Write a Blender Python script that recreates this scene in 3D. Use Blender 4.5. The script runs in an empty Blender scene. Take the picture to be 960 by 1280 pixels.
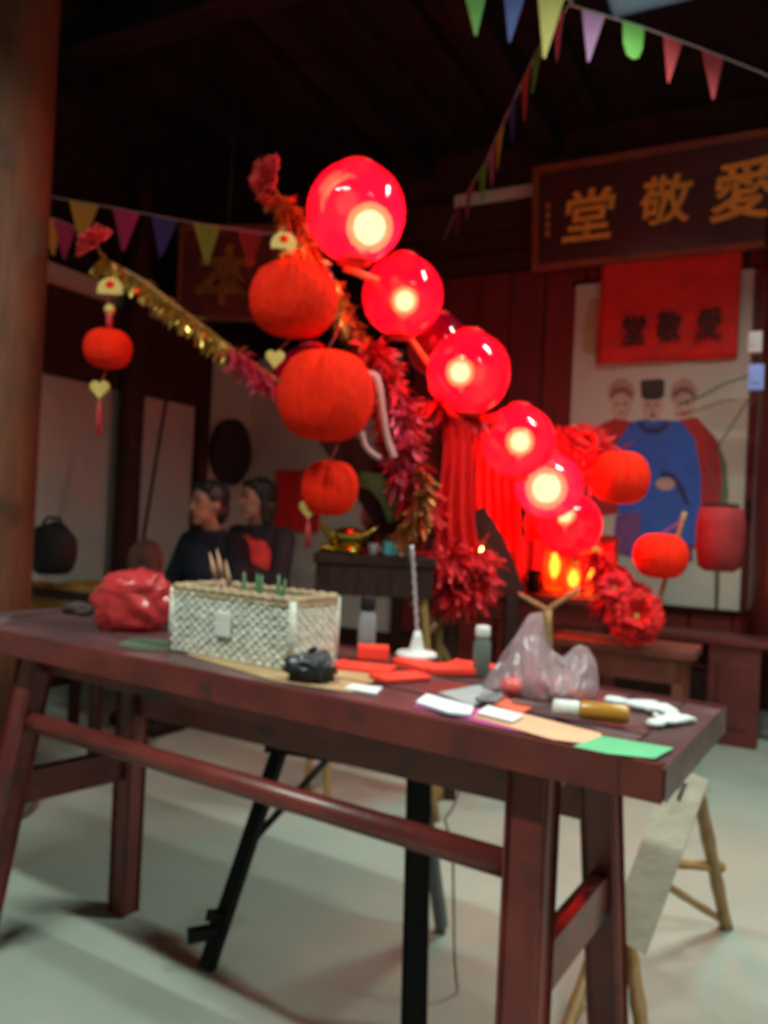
import bpy, bmesh, math, random
from mathutils import Vector, Matrix, Euler
from mathutils import noise as mnoise

S = bpy.context.scene
COL = S.collection
R = math.radians

# ------------------------------------------------------------------ camera
CAM_H = 1.18; FPX = 980.0; PITCH = 0.5; ROLL = 2.8
cd = bpy.data.cameras.new('camera'); cam = bpy.data.objects.new('camera', cd); COL.objects.link(cam)
cd.sensor_fit = 'VERTICAL'; cd.sensor_height = 36.0; cd.sensor_width = 27.0
cd.lens = FPX / 1280 * 36.0
cd.clip_start = 0.02
CM = Matrix.Rotation(R(90 + PITCH), 4, 'X') @ Matrix.Rotation(R(ROLL), 4, 'Z')
cam.matrix_world = Matrix.Translation((0, 0, CAM_H)) @ CM
cd.dof.use_dof = True; cd.dof.focus_distance = 0.30; cd.dof.aperture_fstop = 12.0
S.camera = cam

# ------------------------------------------------------------------ world, exposure
wd = bpy.data.worlds.new('dusk'); S.world = wd; wd.use_nodes = True
bg = wd.node_tree.nodes['Background']
bg.inputs['Color'].default_value = (0.42, 0.62, 0.70, 1); bg.inputs['Strength'].default_value = 0.9
S.view_settings.view_transform = 'Standard'; S.view_settings.look = 'None'
S.view_settings.gamma = 1.0; S.view_settings.use_curve_mapping = False
S.view_settings.exposure = 0.0

LAMP_POWER = 66.0
LAMPS = [(1.75, 0.10, 3.45, -27.5), (-1.15, 0.95, 3.45, -27.5), (1.75, 2.55, 3.62, -27.5)]
for lx, ly, lz, la in LAMPS:
    ld = bpy.data.lights.new('tube_light', 'AREA'); ld.shape = 'RECTANGLE'; ld.size = 1.2; ld.size_y = 0.10
    ld.energy = LAMP_POWER; ld.spread = R(142); ld.color = (0.84, 1.0, 0.90)
    lo = bpy.data.objects.new('tube_light', ld); COL.objects.link(lo)
    lo.location = (lx, ly, lz - 0.06); lo.rotation_euler = (0, 0, R(la))

# ------------------------------------------------------------------ helpers
def ray(px, py):
    return (CM.to_3x3() @ Vector(((px - 480) / FPX, -(py - 640) / FPX, -1)))
def at(px, py, Y):
    d = ray(px, py); return Vector((0, 0, CAM_H)) + d * (Y / d.y)
def onz(px, py, z):
    d = ray(px, py); return Vector((0, 0, CAM_H)) + d * ((z - CAM_H) / d.z)

class MB:
    def __init__(s): s.v = []; s.f = []; s.sm = []
    def add(s, vs, fs, smooth=False):
        o = len(s.v); s.v += [Vector(v) for v in vs]
        for f in fs: s.f.append(tuple(i + o for i in f)); s.sm.append(smooth)
        return s
    def box(s, c, d, M=None, bev=0.0):
        bm = bmesh.new(); bmesh.ops.create_cube(bm, size=1)
        for v in bm.verts: v.co = Vector((v.co.x * d[0], v.co.y * d[1], v.co.z * d[2]))
        if bev: bmesh.ops.bevel(bm, geom=bm.edges[:], offset=bev, segments=2, affect='EDGES', profile=.6)
        bm.verts.ensure_lookup_table(); bm.verts.index_update()
        M = M or Matrix.Identity(3)
        s.add([M.to_3x3() @ v.co + Vector(c) for v in bm.verts], [[v.index for v in f.verts] for f in bm.faces]); bm.free(); return s
    def bar(s, a, b, w, h, up=(0, 0, 1), bev=0.004, w2=None, h2=None):
        a = Vector(a); b = Vector(b); t = (b - a).normalized(); up = Vector(up)
        if abs(t.dot(up)) > .97: up = Vector((0, 1, 0))
        x = t.cross(up).normalized(); y = x.cross(t).normalized()
        bm = bmesh.new(); bmesh.ops.create_cube(bm, size=1)
        w2 = w2 or w; h2 = h2 or h
        for v in bm.verts:
            k = v.co.z + .5
            v.co = a.lerp(b, k) + x * v.co.x * (w + (w2 - w) * k) + y * v.co.y * (h + (h2 - h) * k)
        if bev: bmesh.ops.bevel(bm, geom=bm.edges[:], offset=bev, segments=2, affect='EDGES', profile=.6)
        bm.verts.index_update()
        s.add([v.co.copy() for v in bm.verts], [[v.index for v in f.verts] for f in bm.faces]); bm.free(); return s
    def tube(s, pts, r, n=10, caps=True):
        pts = [Vector(p) for p in pts]; m = len(pts)
        if not hasattr(r, '__len__'): r = [r] * m
        prev = None; vs = []
        for i, p in enumerate(pts):
            t = (pts[min(i + 1, m - 1)] - pts[max(i - 1, 0)]).normalized()
            if prev is None:
                u = t.cross(Vector((0, 0, 1)))
                if u.length < .1: u = t.cross(Vector((0, 1, 0)))
                u.normalize()
            else:
                u = (prev - t * prev.dot(t)).normalized()
            prev = u; w = t.cross(u)
            for k in range(n):
                a = 2 * math.pi * k / n; vs.append(p + (u * math.cos(a) + w * math.sin(a)) * r[i])
        fs = []
        for i in range(m - 1):
            for k in range(n):
                fs.append((i * n + k, i * n + (k + 1) % n, (i + 1) * n + (k + 1) % n, (i + 1) * n + k))
        if caps: fs += [tuple(range(n - 1, -1, -1)), tuple((m - 1) * n + k for k in range(n))]
        return s.add(vs, fs, True)
    def lathe(s, prof, c=(0, 0, 0), n=24, M=None, fn=None):
        c = Vector(c); M = (M or Matrix.Identity(3)).to_3x3(); vs = []; m = len(prof)
        for i, (r, z) in enumerate(prof):
            for k in range(n):
                a = 2 * math.pi * k / n; rr = r * (fn(a, z) if fn else 1)
                vs.append(c + M @ Vector((rr * math.cos(a), rr * math.sin(a), z)))
        fs = []
        for i in range(m - 1):
            for k in range(n):
                fs.append((i * n + k, i * n + (k + 1) % n, (i + 1) * n + (k + 1) % n, (i + 1) * n + k))
        fs += [tuple(range(n - 1, -1, -1)), tuple((m - 1) * n + k for k in range(n))]
        return s.add(vs, fs, True)
    def ell(s, c, r, M=None, nu=20, nv=12):
        if not hasattr(r, '__len__'): r = (r, r, r)
        M = (M or Matrix.Identity(3)).to_3x3(); c = Vector(c); vs = [c + M @ Vector((0, 0, -r[2]))]
        for i in range(1, nv):
            b = -math.pi / 2 + math.pi * i / nv
            for k in range(nu):
                a = 2 * math.pi * k / nu
                vs.append(c + M @ Vector((r[0] * math.cos(b) * math.cos(a), r[1] * math.cos(b) * math.sin(a), r[2] * math.sin(b))))
        vs.append(c + M @ Vector((0, 0, r[2]))); fs = []; T = len(vs) - 1
        for k in range(nu):
            fs.append((0, 1 + (k + 1) % nu, 1 + k)); fs.append((T, T - nu + k, T - nu + (k + 1) % nu))
        for i in range(nv - 2):
            for k in range(nu):
                a = 1 + i * nu; fs.append((a + k, a + (k + 1) % nu, a + nu + (k + 1) % nu, a + nu + k))
        return s.add(vs, fs, True)
    def caps(s, a, b, ra, rb, n=12):
        a = Vector(a); b = Vector(b); t = (b - a).normalized(); P = []; Q = []
        for i in range(5):
            q = math.pi / 2 * (1 - i / 4); P.append(a - t * ra * math.sin(q)); Q.append(max(ra * math.cos(q), .0005))
        for i in range(5):
            q = math.pi / 2 * i / 4; P.append(b + t * rb * math.sin(q)); Q.append(max(rb * math.cos(q), .0005))
        return s.tube(P, Q, n)
    def prism(s, poly, o, x, y, nrm, t0, t1):
        # poly 2d in axes x,y from o; extruded along nrm from t0 to t1
        o = Vector(o); x = Vector(x); y = Vector(y); nrm = Vector(nrm); m = len(poly)
        vs = [o + x * a + y * b + nrm * t0 for a, b in poly] + [o + x * a + y * b + nrm * t1 for a, b in poly]
        fs = [tuple(range(m)), tuple(range(2 * m - 1, m - 1, -1))] + [(i, m + i, m + (i + 1) % m, (i + 1) % m) for i in range(m)]
        return s.add(vs, fs)
    def grid(s, fn, nu, nv, smooth=True, thick=0.0):
        vs = [fn(i / nu, j / nv) for j in range(nv + 1) for i in range(nu + 1)]
        fs = [(j * (nu + 1) + i, j * (nu + 1) + i + 1, (j + 1) * (nu + 1) + i + 1, (j + 1) * (nu + 1) + i) for j in range(nv) for i in range(nu)]
        return s.add(vs, fs, smooth)
    def build(s, name, m, parent=None, origin=None, solid=0.0, normals=True):
        me = bpy.data.meshes.new(name)
        if parent is not None:
            inv = WORLD[parent.name].inverted(); vs = [inv @ v for v in s.v]
        elif origin is not None: vs = [v - Vector(origin) for v in s.v]
        else: vs = s.v
        me.from_pydata([tuple(v) for v in vs], [], s.f)
        for p, q in zip(me.polygons, s.sm): p.use_smooth = q
        if normals:
            bm = bmesh.new(); bm.from_mesh(me); bmesh.ops.recalc_face_normals(bm, faces=bm.faces[:]); bm.to_mesh(me); bm.free()
        me.materials.append(m)
        o = bpy.data.objects.new(name, me); COL.objects.link(o)
        if parent is not None:
            o.parent = parent; WORLD[o.name] = WORLD[parent.name].copy()
        else:
            o.location = origin or (0, 0, 0); WORLD[o.name] = Matrix.Translation(o.location)
        if solid:
            md = o.modifiers.new('thickness', 'SOLIDIFY'); md.thickness = solid; md.offset = 0
        return o
WORLD = {}
def tag(o, label=None, cat=None, group=None, kind=None):
    if label: o['label'] = label
    if cat: o['category'] = cat
    if group: o['group'] = group
    if kind: o['kind'] = kind
    return o
def empty(name, loc, rz=0, label=None, cat=None, group=None, kind=None):
    o = bpy.data.objects.new(name, None); COL.objects.link(o); o.empty_display_size = .05
    o.location = loc; o.rotation_euler = (0, 0, rz)
    WORLD[o.name] = Matrix.Translation(loc) @ Matrix.Rotation(rz, 4, 'Z')
    return tag(o, label, cat, group, kind)
def copy_tree(o, loc=None, rz=None, parent=None):
    c = o.copy(); COL.objects.link(c)
    if parent is not None: c.parent = parent
    if loc is not None: c.location = loc
    if rz is not None: c.rotation_euler = (0, 0, rz)
    for ch in list(o.children): copy_tree(ch, parent=c)
    return c

MATS = {}
def mat(name, col, rough=.6, metal=0.0, var=.15, scale=8.0, bump=0.0, bscale=None, stretch=None, col2=None, spec=.5, coat=0.0, trans=0.0, subs=0.0, emis=None, estr=0.0, sheen=0.0, alpha=1.0, wear=None):
    if name in MATS: return MATS[name]
    m = bpy.data.materials.new(name); MATS[name] = m; m.use_nodes = True
    nt = m.node_tree; N = nt.nodes; L = nt.links; b = N['Principled BSDF']
    tc = N.new('ShaderNodeTexCoord'); mp = N.new('ShaderNodeMapping'); L.new(tc.outputs['Object'], mp.inputs['Vector'])
    if stretch: mp.inputs['Scale'].default_value = stretch
    nz = N.new('ShaderNodeTexNoise'); nz.inputs['Scale'].default_value = scale; nz.inputs['Detail'].default_value = 5; nz.inputs['Roughness'].default_value = .6
    L.new(mp.outputs['Vector'], nz.inputs['Vector'])
    rp = N.new('ShaderNodeValToRGB'); c2 = col2 or [min(1, c * (1 + var)) for c in col]; c1 = [c * (1 - var) for c in col]
    rp.color_ramp.elements[0].position = .3; rp.color_ramp.elements[1].position = .7
    rp.color_ramp.elements[0].color = (*c1, 1); rp.color_ramp.elements[1].color = (*c2, 1)
    L.new(nz.outputs['Fac'], rp.inputs['Fac'])
    out = rp.outputs['Color']
    if wear:
        wz = N.new('ShaderNodeTexNoise'); wz.inputs['Scale'].default_value = wear[1]; wz.inputs['Detail'].default_value = 6
        L.new(tc.outputs['Object'], wz.inputs['Vector'])
        wr = N.new('ShaderNodeValToRGB'); wr.color_ramp.elements[0].position = wear[2]; wr.color_ramp.elements[1].position = wear[2] + .12
        L.new(wz.outputs['Fac'], wr.inputs['Fac'])
        mx = N.new('ShaderNodeMix'); mx.data_type = 'RGBA'; L.new(wr.outputs['Color'], mx.inputs['Factor'])
        L.new(out, mx.inputs[6]); mx.inputs[7].default_value = (*wear[0], 1); out = mx.outputs[2]
    L.new(out, b.inputs['Base Color'])
    b.inputs['Roughness'].default_value = rough; b.inputs['Metallic'].default_value = metal
    b.inputs['Specular IOR Level'].default_value = spec
    if coat: b.inputs['Coat Weight'].default_value = coat; b.inputs['Coat Roughness'].default_value = .12
    if trans: b.inputs['Transmission Weight'].default_value = trans
    if subs: b.inputs['Subsurface Weight'].default_value = subs; b.inputs['Subsurface Radius'].default_value = (.02, .01, .008)
    if sheen: b.inputs['Sheen Weight'].default_value = sheen
    if alpha < 1: b.inputs['Alpha'].default_value = alpha
    if emis: b.inputs['Emission Color'].default_value = (*emis, 1); b.inputs['Emission Strength'].default_value = estr
    if bump:
        bz = N.new('ShaderNodeTexNoise'); bz.inputs['Scale'].default_value = bscale or scale * 3; bz.inputs['Detail'].default_value = 6
        L.new(mp.outputs['Vector'], bz.inputs['Vector'])
        bn = N.new('ShaderNodeBump'); bn.inputs['Strength'].default_value = bump; bn.inputs['Distance'].default_value = .01
        L.new(bz.outputs['Fac'], bn.inputs['Height']); L.new(bn.outputs['Normal'], b.inputs['Normal'])
    return m
def thin_mat(name, col, transp, transl, gloss_rough=.1, fres=1.45, tint=None, dif=None):
    # thin sheet: see-through part + light-passing part + surface gloss
    m = bpy.data.materials.new(name); MATS[name] = m; m.use_nodes = True; nt = m.node_tree; N = nt.nodes; L = nt.links
    N.remove(N['Principled BSDF']); out = N['Material Output']
    t = N.new('ShaderNodeBsdfTransparent'); t.inputs['Color'].default_value = (*(tint or col), 1)
    tl = N.new('ShaderNodeBsdfTranslucent'); tl.inputs['Color'].default_value = (*col, 1)
    df = N.new('ShaderNodeBsdfDiffuse'); df.inputs['Color'].default_value = (*(dif or col), 1)
    g = N.new('ShaderNodeBsdfGlossy'); g.inputs['Roughness'].default_value = gloss_rough; g.inputs['Color'].default_value = (1, 1, 1, 1)
    m1 = N.new('ShaderNodeMixShader'); m1.inputs[0].default_value = transl; L.new(df.outputs[0], m1.inputs[1]); L.new(tl.outputs[0], m1.inputs[2])
    m2 = N.new('ShaderNodeMixShader'); m2.inputs[0].default_value = transp; L.new(m1.outputs[0], m2.inputs[1]); L.new(t.outputs[0], m2.inputs[2])
    fr = N.new('ShaderNodeFresnel'); fr.inputs['IOR'].default_value = fres
    m3 = N.new('ShaderNodeMixShader'); L.new(fr.outputs[0], m3.inputs[0]); L.new(m2.outputs[0], m3.inputs[1]); L.new(g.outputs[0], m3.inputs[2])
    L.new(m3.outputs[0], out.inputs['Surface']); return m
def emit_mat(name, col, st):
    m = bpy.data.materials.new(name); MATS[name] = m; m.use_nodes = True; nt = m.node_tree; N = nt.nodes
    N.remove(N['Principled BSDF']); e = N.new('ShaderNodeEmission'); e.inputs['Color'].default_value = (*col, 1); e.inputs['Strength'].default_value = st
    nt.links.new(e.outputs[0], N['Material Output'].inputs['Surface']); return m

# ---- materials
m_floor = mat('concrete', (.285, .31, .26), .75, var=.10, scale=2.2, bump=.12, bscale=30, wear=((.20, .21, .175), 1.7, .60))
m_plaster = mat('plaster', (.42, .44, .39), .9, var=.12, scale=1.5, bump=.1, wear=((.30, .30, .26), 3.0, .62))
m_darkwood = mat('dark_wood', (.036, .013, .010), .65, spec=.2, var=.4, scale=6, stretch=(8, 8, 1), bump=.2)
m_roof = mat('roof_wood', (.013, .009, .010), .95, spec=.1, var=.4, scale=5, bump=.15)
m_redwall = mat('red_lacquer_board', (.115, .009, .009), .5, var=.3, scale=4, stretch=(6, 6, .8), bump=.12)
m_pillar = mat('pillar_wood', (.13, .046, .020), .7, var=.3, scale=5, stretch=(9, 9, .7), bump=.35, wear=((.07, .025, .014), 5, .55))
m_pillar2 = mat('red_pillar_wood', (.085, .016, .014), .35, var=.3, scale=4, stretch=(9, 9, .7), bump=.12, coat=.4)
m_table = mat('red_table_lacquer', (.15, .021, .017), .42, var=.35, scale=7, bump=.12, bscale=40, wear=((.05, .018, .016), 9, .60), coat=.15)
m_tabletop = mat('worn_table_top', (.085, .036, .038), .38, var=.35, scale=5, bump=.15, bscale=30, wear=((.17, .10, .095), 4.0, .57))
m_redtable = mat('altar_lacquer', (.105, .016, .013), .45, var=.3, scale=6, bump=.1)
m_black = mat('black_wood', (.012, .010, .011), .6, spec=.2, var=.3, scale=10)
m_bamboo = mat('bamboo', (.30, .16, .055), .5, var=.3, scale=6, stretch=(6, 6, 2), bump=.1)
m_pale = mat('pale_plank', (.42, .36, .28), .7, var=.15, scale=5, stretch=(1, 8, 8), bump=.15)
m_redpaper = mat('red_honeycomb_paper', (.92, .022, .006), .85, spec=.08, var=.14, scale=14, bump=.5, bscale=60, subs=0)
m_flower = mat('red_flower_paper', (.70, .035, .035), .8, var=.25, scale=12)
m_gold = mat('gold_foil', (.80, .55, .14), .28, metal=.9, var=.2, scale=20)
m_goldpaint = mat('gold_leaf_paint', (.66, .30, .035), .5, metal=.15, var=.2, scale=18)
m_goldmatte = mat('gold_card', (.66, .46, .12), .5, metal=.25, var=.2, scale=15)
m_redfoil = mat('red_foil', (.66, .012, .02), .5, metal=.25, var=.35, scale=20)
m_pinkfoil = mat('pink_foil', (.62, .04, .09), .4, metal=.4, var=.3, scale=20)
m_bronze = mat('bronze_foil', (.40, .14, .03), .35, metal=.6, var=.4, scale=20)
m_redcloth = mat('red_cloth', (.55, .012, .010), .8, var=.2, scale=9, bump=.25, bscale=20)
m_redsilk = mat('red_silk', (.70, .010, .010), .7, var=.15, scale=6, spec=.2)
m_tassel = mat('tassel_thread', (.60, .05, .06), .8, var=.25, scale=30)
m_string = mat('string', (.40, .42, .44), .8, var=.1, scale=30)
m_wire = mat('black_wire', (.02, .02, .022), .6, var=.1)
m_sign = mat('sign_lacquer', (.050, .006, .006), .38, var=.25, scale=4, coat=.2)
m_signfr = mat('sign_frame', (.20, .045, .018), .4, var=.3, scale=8, metal=.15)
m_scroll = mat('scroll_paper', (.42, .41, .35), .85, var=.08, scale=2)
m_ink = mat('ink', (.035, .008, .006), .8, var=.2)
m_metalcap = mat('dull_metal', (.35, .34, .32), .35, metal=.8, var=.1)
m_white = mat('white_plastic', (.62, .62, .60), .45, var=.08)
m_globe = thin_mat('red_globe_plastic', (.95, .003, .085), .55, .75, .05, 1.5, tint=(.95, .050, .11))
m_redglass = thin_mat('red_lamp_glass', (.95, .03, .01), .5, .8, .08, 1.45, tint=(.95, .16, .05))
m_bulb = emit_mat('warm_bulb', (1.0, .70, .30), 115.0)
m_bulb_halo = thin_mat('bulb_halo_shell', (1.0, .55, .10), .55, .9, .3, 1.2, tint=(1, .8, .45))  # orange shell added to imitate the halo around a lit bulb
m_flame = emit_mat('lamp_flame', (1.0, .45, .09), 30.0)
m_tube = emit_mat('fluorescent_tube', (.86, 1.0, .93), 8.0)
m_bagclear = thin_mat('thin_plastic_bag', (.72, .62, .66), .42, .5, .25, 1.35, tint=(.95, .9, .92), dif=(.66, .52, .56))
m_bagred = thin_mat('red_plastic_bag', (.80, .05, .055), .06, .30, .22, 1.5, dif=(.66, .045, .05))

# ------------------------------------------------------------------ the room
WX = Vector((math.cos(R(27.5)), -math.sin(R(27.5)), 0))    # along the back wall towards the right
WN = Vector((math.sin(R(27.5)), math.cos(R(27.5)), 0))     # into the back wall
UP = Vector((0, 0, 1))
W0 = Vector((2.24, 4.98, 0))                                # a point on the back wall
def wl(px, py, off=0.0):
    """where a sight line meets the plane `off` in front of the back wall -> world point"""
    d = ray(px, py); o = Vector((0, 0, CAM_H)); P = W0 - WN * off
    return o + d * ((P - o).dot(WN) / d.dot(WN))
def ws(P): return (Vector(P) - W0).dot(WX)
CORNER_S = -3.85                                            # corner with the left wall, along WX
CEIL = 4.0
C0 = W0 + WX * CORNER_S                                     # corner point
fl = MB().box((0, 1.2, -.03), (16, 16, .06)).build('floor', m_floor); tag(fl, kind='structure')
RW = Matrix.Rotation(R(-27.5), 3, 'Z')
def wbox(s0, s1, n0, n1, z0, z1, mb=None, bev=0.0):
    """box in the back wall's frame: s along wall, n out from wall (towards room), z"""
    mb = mb or MB(); c = W0 + WX * (s0 + s1) / 2 - WN * (n0 + n1) / 2 + UP * (z0 + z1) / 2
    return mb.box(c, (s1 - s0, n1 - n0, z1 - z0), RW, bev)
# back wall core and boards
wb = wbox(CORNER_S - .1, 3.2, -.16, -.02, 0, CEIL).build('wall_back', m_darkwood); tag(wb, kind='structure')
random.seed(3)
s_bay = ws(wl(512, 560))                                    # left of this the bay is plastered
s = s_bay
while s < 3.1:
    w = .27 + random.uniform(-.03, .03)
    for z0, z1 in ((.32, 1.28), (1.40, 3.02)):
        wbox(s, s + w - .014, -.02, .008 + random.uniform(0, .006), z0, z1, bev=.003).build('board', m_redwall, wb)
    s += w
for z0, z1 in ((0, .30), (1.29, 1.39), (3.04, 3.16)):
    wbox(CORNER_S if z0 == 0 else s_bay, 3.1, -.02, .035, z0, z1, bev=.004).build('rail', m_darkwood, wb)
wbox(CORNER_S, s_bay - .05, -.02, .015, .30, 2.50).build('plaster_panel', m_plaster, wb)
wbox(s_bay - .07, s_bay + .02, -.02, .05, 0, 3.3, bev=.006).build('post', m_darkwood, wb)
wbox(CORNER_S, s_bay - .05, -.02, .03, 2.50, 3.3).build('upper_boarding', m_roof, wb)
zst = wl(630, 247).z
wbox(ws(wl(572, 250)), ws(wl(700, 250)), -.02, .06, zst - .045, zst + .045).build('plaster_strip', m_plaster, wb)
wbox(CORNER_S, 3.1, -.02, .05, 3.34, 3.60, bev=.01).build('beam', m_darkwood, wb)
# left wall: plaster between dark posts and beams.  coordinate q = distance from the corner towards the viewer
def lbox(q0, q1, n0, n1, z0, z1, mb=None, bev=0.0):
    mb = mb or MB(); c = C0 - WN * (q0 + q1) / 2 + WX * (n0 + n1) / 2 + UP * (z0 + z1) / 2
    return mb.box(c, (n1 - n0, q1 - q0, z1 - z0), RW, bev)
def lq(px, py=600):
    d = ray(px, py); o = Vector((0, 0, CAM_H)); P = o + d * ((C0 - o).dot(WX) / d.dot(WX)); return -(P - C0).dot(WN), P.z
wlft = lbox(-.1, 8.2, -.14, 0, 0, CEIL).build('wall_left', m_plaster); tag(wlft, kind='structure')
q_post = lq(247, 560)[0]; q_pil = lq(146, 560)[0]; q_far = lq(20, 560)[0]
lbox(q_post - .055, q_post + .055, -.01, .07, 0, 3.4, bev=.006).build('post', m_darkwood, wlft)
zb = 1.98
lbox(q_post, q_far + 1.5, -.01, .06, zb, 2.53, bev=.006).build('beam', m_darkwood, wlft)
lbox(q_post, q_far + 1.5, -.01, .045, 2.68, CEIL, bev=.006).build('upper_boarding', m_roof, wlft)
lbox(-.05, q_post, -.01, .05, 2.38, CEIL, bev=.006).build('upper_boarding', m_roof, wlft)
lbox(q_far + .55, q_far + .67, -.01, .07, 0, 3.4, bev=.006).build('post', m_darkwood, wlft)
lbox(0, 8, -.005, .02, 0, .18, bev=.003).build('skirting', m_darkwood, wlft)
# the two walls behind the viewer close the hall
wr = wbox(3.1, 3.2, -.1, 8.2, 0, CEIL).build('wall_right', m_plaster); tag(wr, kind='structure')
wf = wbox(CORNER_S - .1, 3.2, 8.1, 8.2, 0, CEIL).build('wall_front', m_plaster); tag(wf, kind='structure')
# ceiling with a skylight opening
sky = [wl(790, -40, .9), wl(960, 12, .9)]
d1 = onz(790, 24, CEIL); d2 = onz(930, 16, CEIL)
s_a, s_b = ws(d1) - .1, ws(d2) + .55
n_a = -(d1 - W0).dot(WN); n_a, n_b = n_a, n_a + .55
ce = MB()
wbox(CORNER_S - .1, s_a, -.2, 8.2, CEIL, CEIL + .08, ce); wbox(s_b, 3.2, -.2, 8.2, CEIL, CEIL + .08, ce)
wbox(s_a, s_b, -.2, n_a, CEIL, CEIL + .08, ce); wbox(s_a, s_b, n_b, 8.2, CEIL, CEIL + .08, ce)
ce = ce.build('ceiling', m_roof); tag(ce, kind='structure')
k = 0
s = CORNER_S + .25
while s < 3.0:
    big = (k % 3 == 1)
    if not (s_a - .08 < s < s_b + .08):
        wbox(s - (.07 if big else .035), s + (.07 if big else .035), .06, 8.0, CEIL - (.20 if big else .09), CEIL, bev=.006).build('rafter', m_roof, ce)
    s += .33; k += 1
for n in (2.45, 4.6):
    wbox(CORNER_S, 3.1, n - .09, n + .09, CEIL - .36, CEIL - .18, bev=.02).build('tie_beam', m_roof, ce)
m_pane = thin_mat('frosted_roof_glass', (.55, .66, .70), .5, .8, .3, 1.4, tint=(.8, .9, .95))
sk = empty('window_1', W0 + WX * (s_a + s_b) / 2 - WN * (n_a + n_b) / 2 + UP * CEIL, 0, kind='structure')
wbox(s_a, s_b, n_a, n_b, CEIL + .03, CEIL + .036).build('pane', m_pane, sk)
wbox((s_a + s_b) / 2 - .02, (s_a + s_b) / 2 + .02, n_a, n_b, CEIL + .005, CEIL + .03).build('glazing_bar', m_darkwood, sk)

# pillars
def pillar(name, base, r, h, m, label, flare=1.0, n=28):
    e = empty(name, base, 0, label, 'pillar')
    b = Vector(base)
    MB().lathe([(r * 1.02, .16), (r * flare, .9), (r * .98, 2.2), (r * .94, h)], b, n).build('shaft', m, e)
    MB().lathe([(r * 1.25, 0), (r * 1.32, .05), (r * 1.28, .11), (r * 1.08, .16)], b, n).build('stone_base', mat('grey_stone', (.20, .20, .18), .8, var=.2, scale=9, bump=.2), e)
    return e
def ground(px, Y):  # floor point below a pixel column seen at eye level
    p = at(px, 650, Y); return Vector((p.x, p.y, 0))
p = at(-8, 500, 2.95); pillar('wooden_pillar', (p.x, p.y, 0), .165, CEIL, m_pillar, 'thick weathered brown wooden pillar behind the end of the red table')
pq = C0 - WN * q_pil + WX * .12
pillar('wooden_pillar', (pq.x, pq.y, 0), .085, 3.6, m_darkwood, 'slim dark wooden pillar against the pale plaster wall', n=20)
p = wl(984, 600, .10); pillar('lacquered_pillar', (p.x, p.y, 0), .19, CEIL, m_pillar2, 'dark red lacquered pillar beside the portrait scroll')

# ceiling lamps (out of the picture, above the viewer)
for i, (lx, ly, lz, la) in enumerate(LAMPS):
    e = empty('tube_lamp', (lx, ly, lz), R(la), ['white fluorescent batten lamp hanging over the open floor', 'white fluorescent batten lamp hanging over the middle of the red table', 'white fluorescent batten lamp hanging near the bunting'][i], 'lamp')
    M = Matrix.Rotation(R(la), 3, 'Z'); c = Vector((lx, ly, lz))
    MB().box(c + Vector((0, 0, .03)), (1.25, .07, .045), M, .006).build('batten', m_white, e)
    ax = M @ Vector((1, 0, 0))
    MB().tube([c - ax * .59 + Vector((0, 0, -.02)), c + ax * .59 + Vector((0, 0, -.02))], .014, 12).build('tube', m_tube, e)
    for sgn in (-1, 1):
        MB().box(c + ax * .605 * sgn + Vector((0, 0, -.012)), (.025, .035, .05), M, .003).build('end_holder', m_white, e)
        MB().tube([c + ax * .4 * sgn + Vector((0, 0, .05)), Vector((lx, ly, CEIL)) + ax * .4 * sgn], .004, 6).build('hanging_wire', m_wire, e)

# ------------------------------------------------------------------ signboard, banner, portrait
def text_mesh(ch, size, thick, m, name, parent, P, fr, shear=0.0, bold=.0, sx=1.0, sz=1.0):
    cu = bpy.data.curves.new(name, 'FONT'); cu.body = ch; cu.size = 1.0; cu.align_x = 'CENTER'; cu.align_y = 'CENTER'
    cu.extrude = .02; cu.offset = bold; cu.shear = shear; cu.resolution_u = 3
    o = bpy.data.objects.new(name, cu); COL.objects.link(o); bpy.context.view_layer.update()
    dg = bpy.context.evaluated_depsgraph_get(); me = bpy.data.meshes.new_from_object(o.evaluated_get(dg))
    bpy.data.objects.remove(o)
    vs = [v.co.copy() for v in me.vertices]
    mn = [min(v[i] for v in vs) for i in range(3)]; mx = [max(v[i] for v in vs) for i in range(3)]
    x, y, n = fr; P = Vector(P); mb = MB(); h = mx[1] - mn[1]
    out = []
    for v in vs:
        a = (v.x - (mn[0] + mx[0]) / 2) / h * size * sx; b = (v.y - (mn[1] + mx[1]) / 2) / h * size * sz; c = (v.z - mn[2]) / (mx[2] - mn[2]) * thick
        out.append(P + x * a + y * b + n * c)
    mb.add(out, [tuple(p.vertices) for p in me.polygons])
    bpy.data.meshes.remove(me)
    return mb.build(name, m, parent)
# plaque leans forward from the wall
off = .16
A = wl(664, 338, off); B = wl(662, 216, off); A2 = wl(960, 291, off)
sgl = ws(A); zlo = A.z; hgt = B.z - A.z + .01; zlo -= .0
s3 = [ws(wl(px, 250, off)) for px in (737, 833, 928)]
wid = (s3[2] - sgl) + (s3[0] - sgl)
lean = R(7)
SY = (UP * math.cos(lean) - WN * math.sin(lean)).normalized(); SN = (-WN * math.cos(lean) - UP * math.sin(lean)).normalized()
org = W0 + WX * sgl - WN * .10 + UP * zlo
sg = empty('signboard', org, R(-27.5), 'dark red hall signboard with three large gold characters above the portrait', 'sign')
def sbox(x0, x1, y0, y1, t0, t1, name, m):
    MB().prism([(x0, y0), (x1, y0), (x1, y1), (x0, y1)], org, WX, SY, SN, t0, t1).build(name, m, sg)
sbox(.03, wid - .03, .03, hgt - .03, 0, .03, 'panel', m_sign)
fw = .022
sbox(0, wid, 0, fw * 2, 0, .05, 'frame_bar', m_signfr); sbox(0, wid, hgt - fw * 2, hgt, 0, .05, 'frame_bar', m_signfr)
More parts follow.
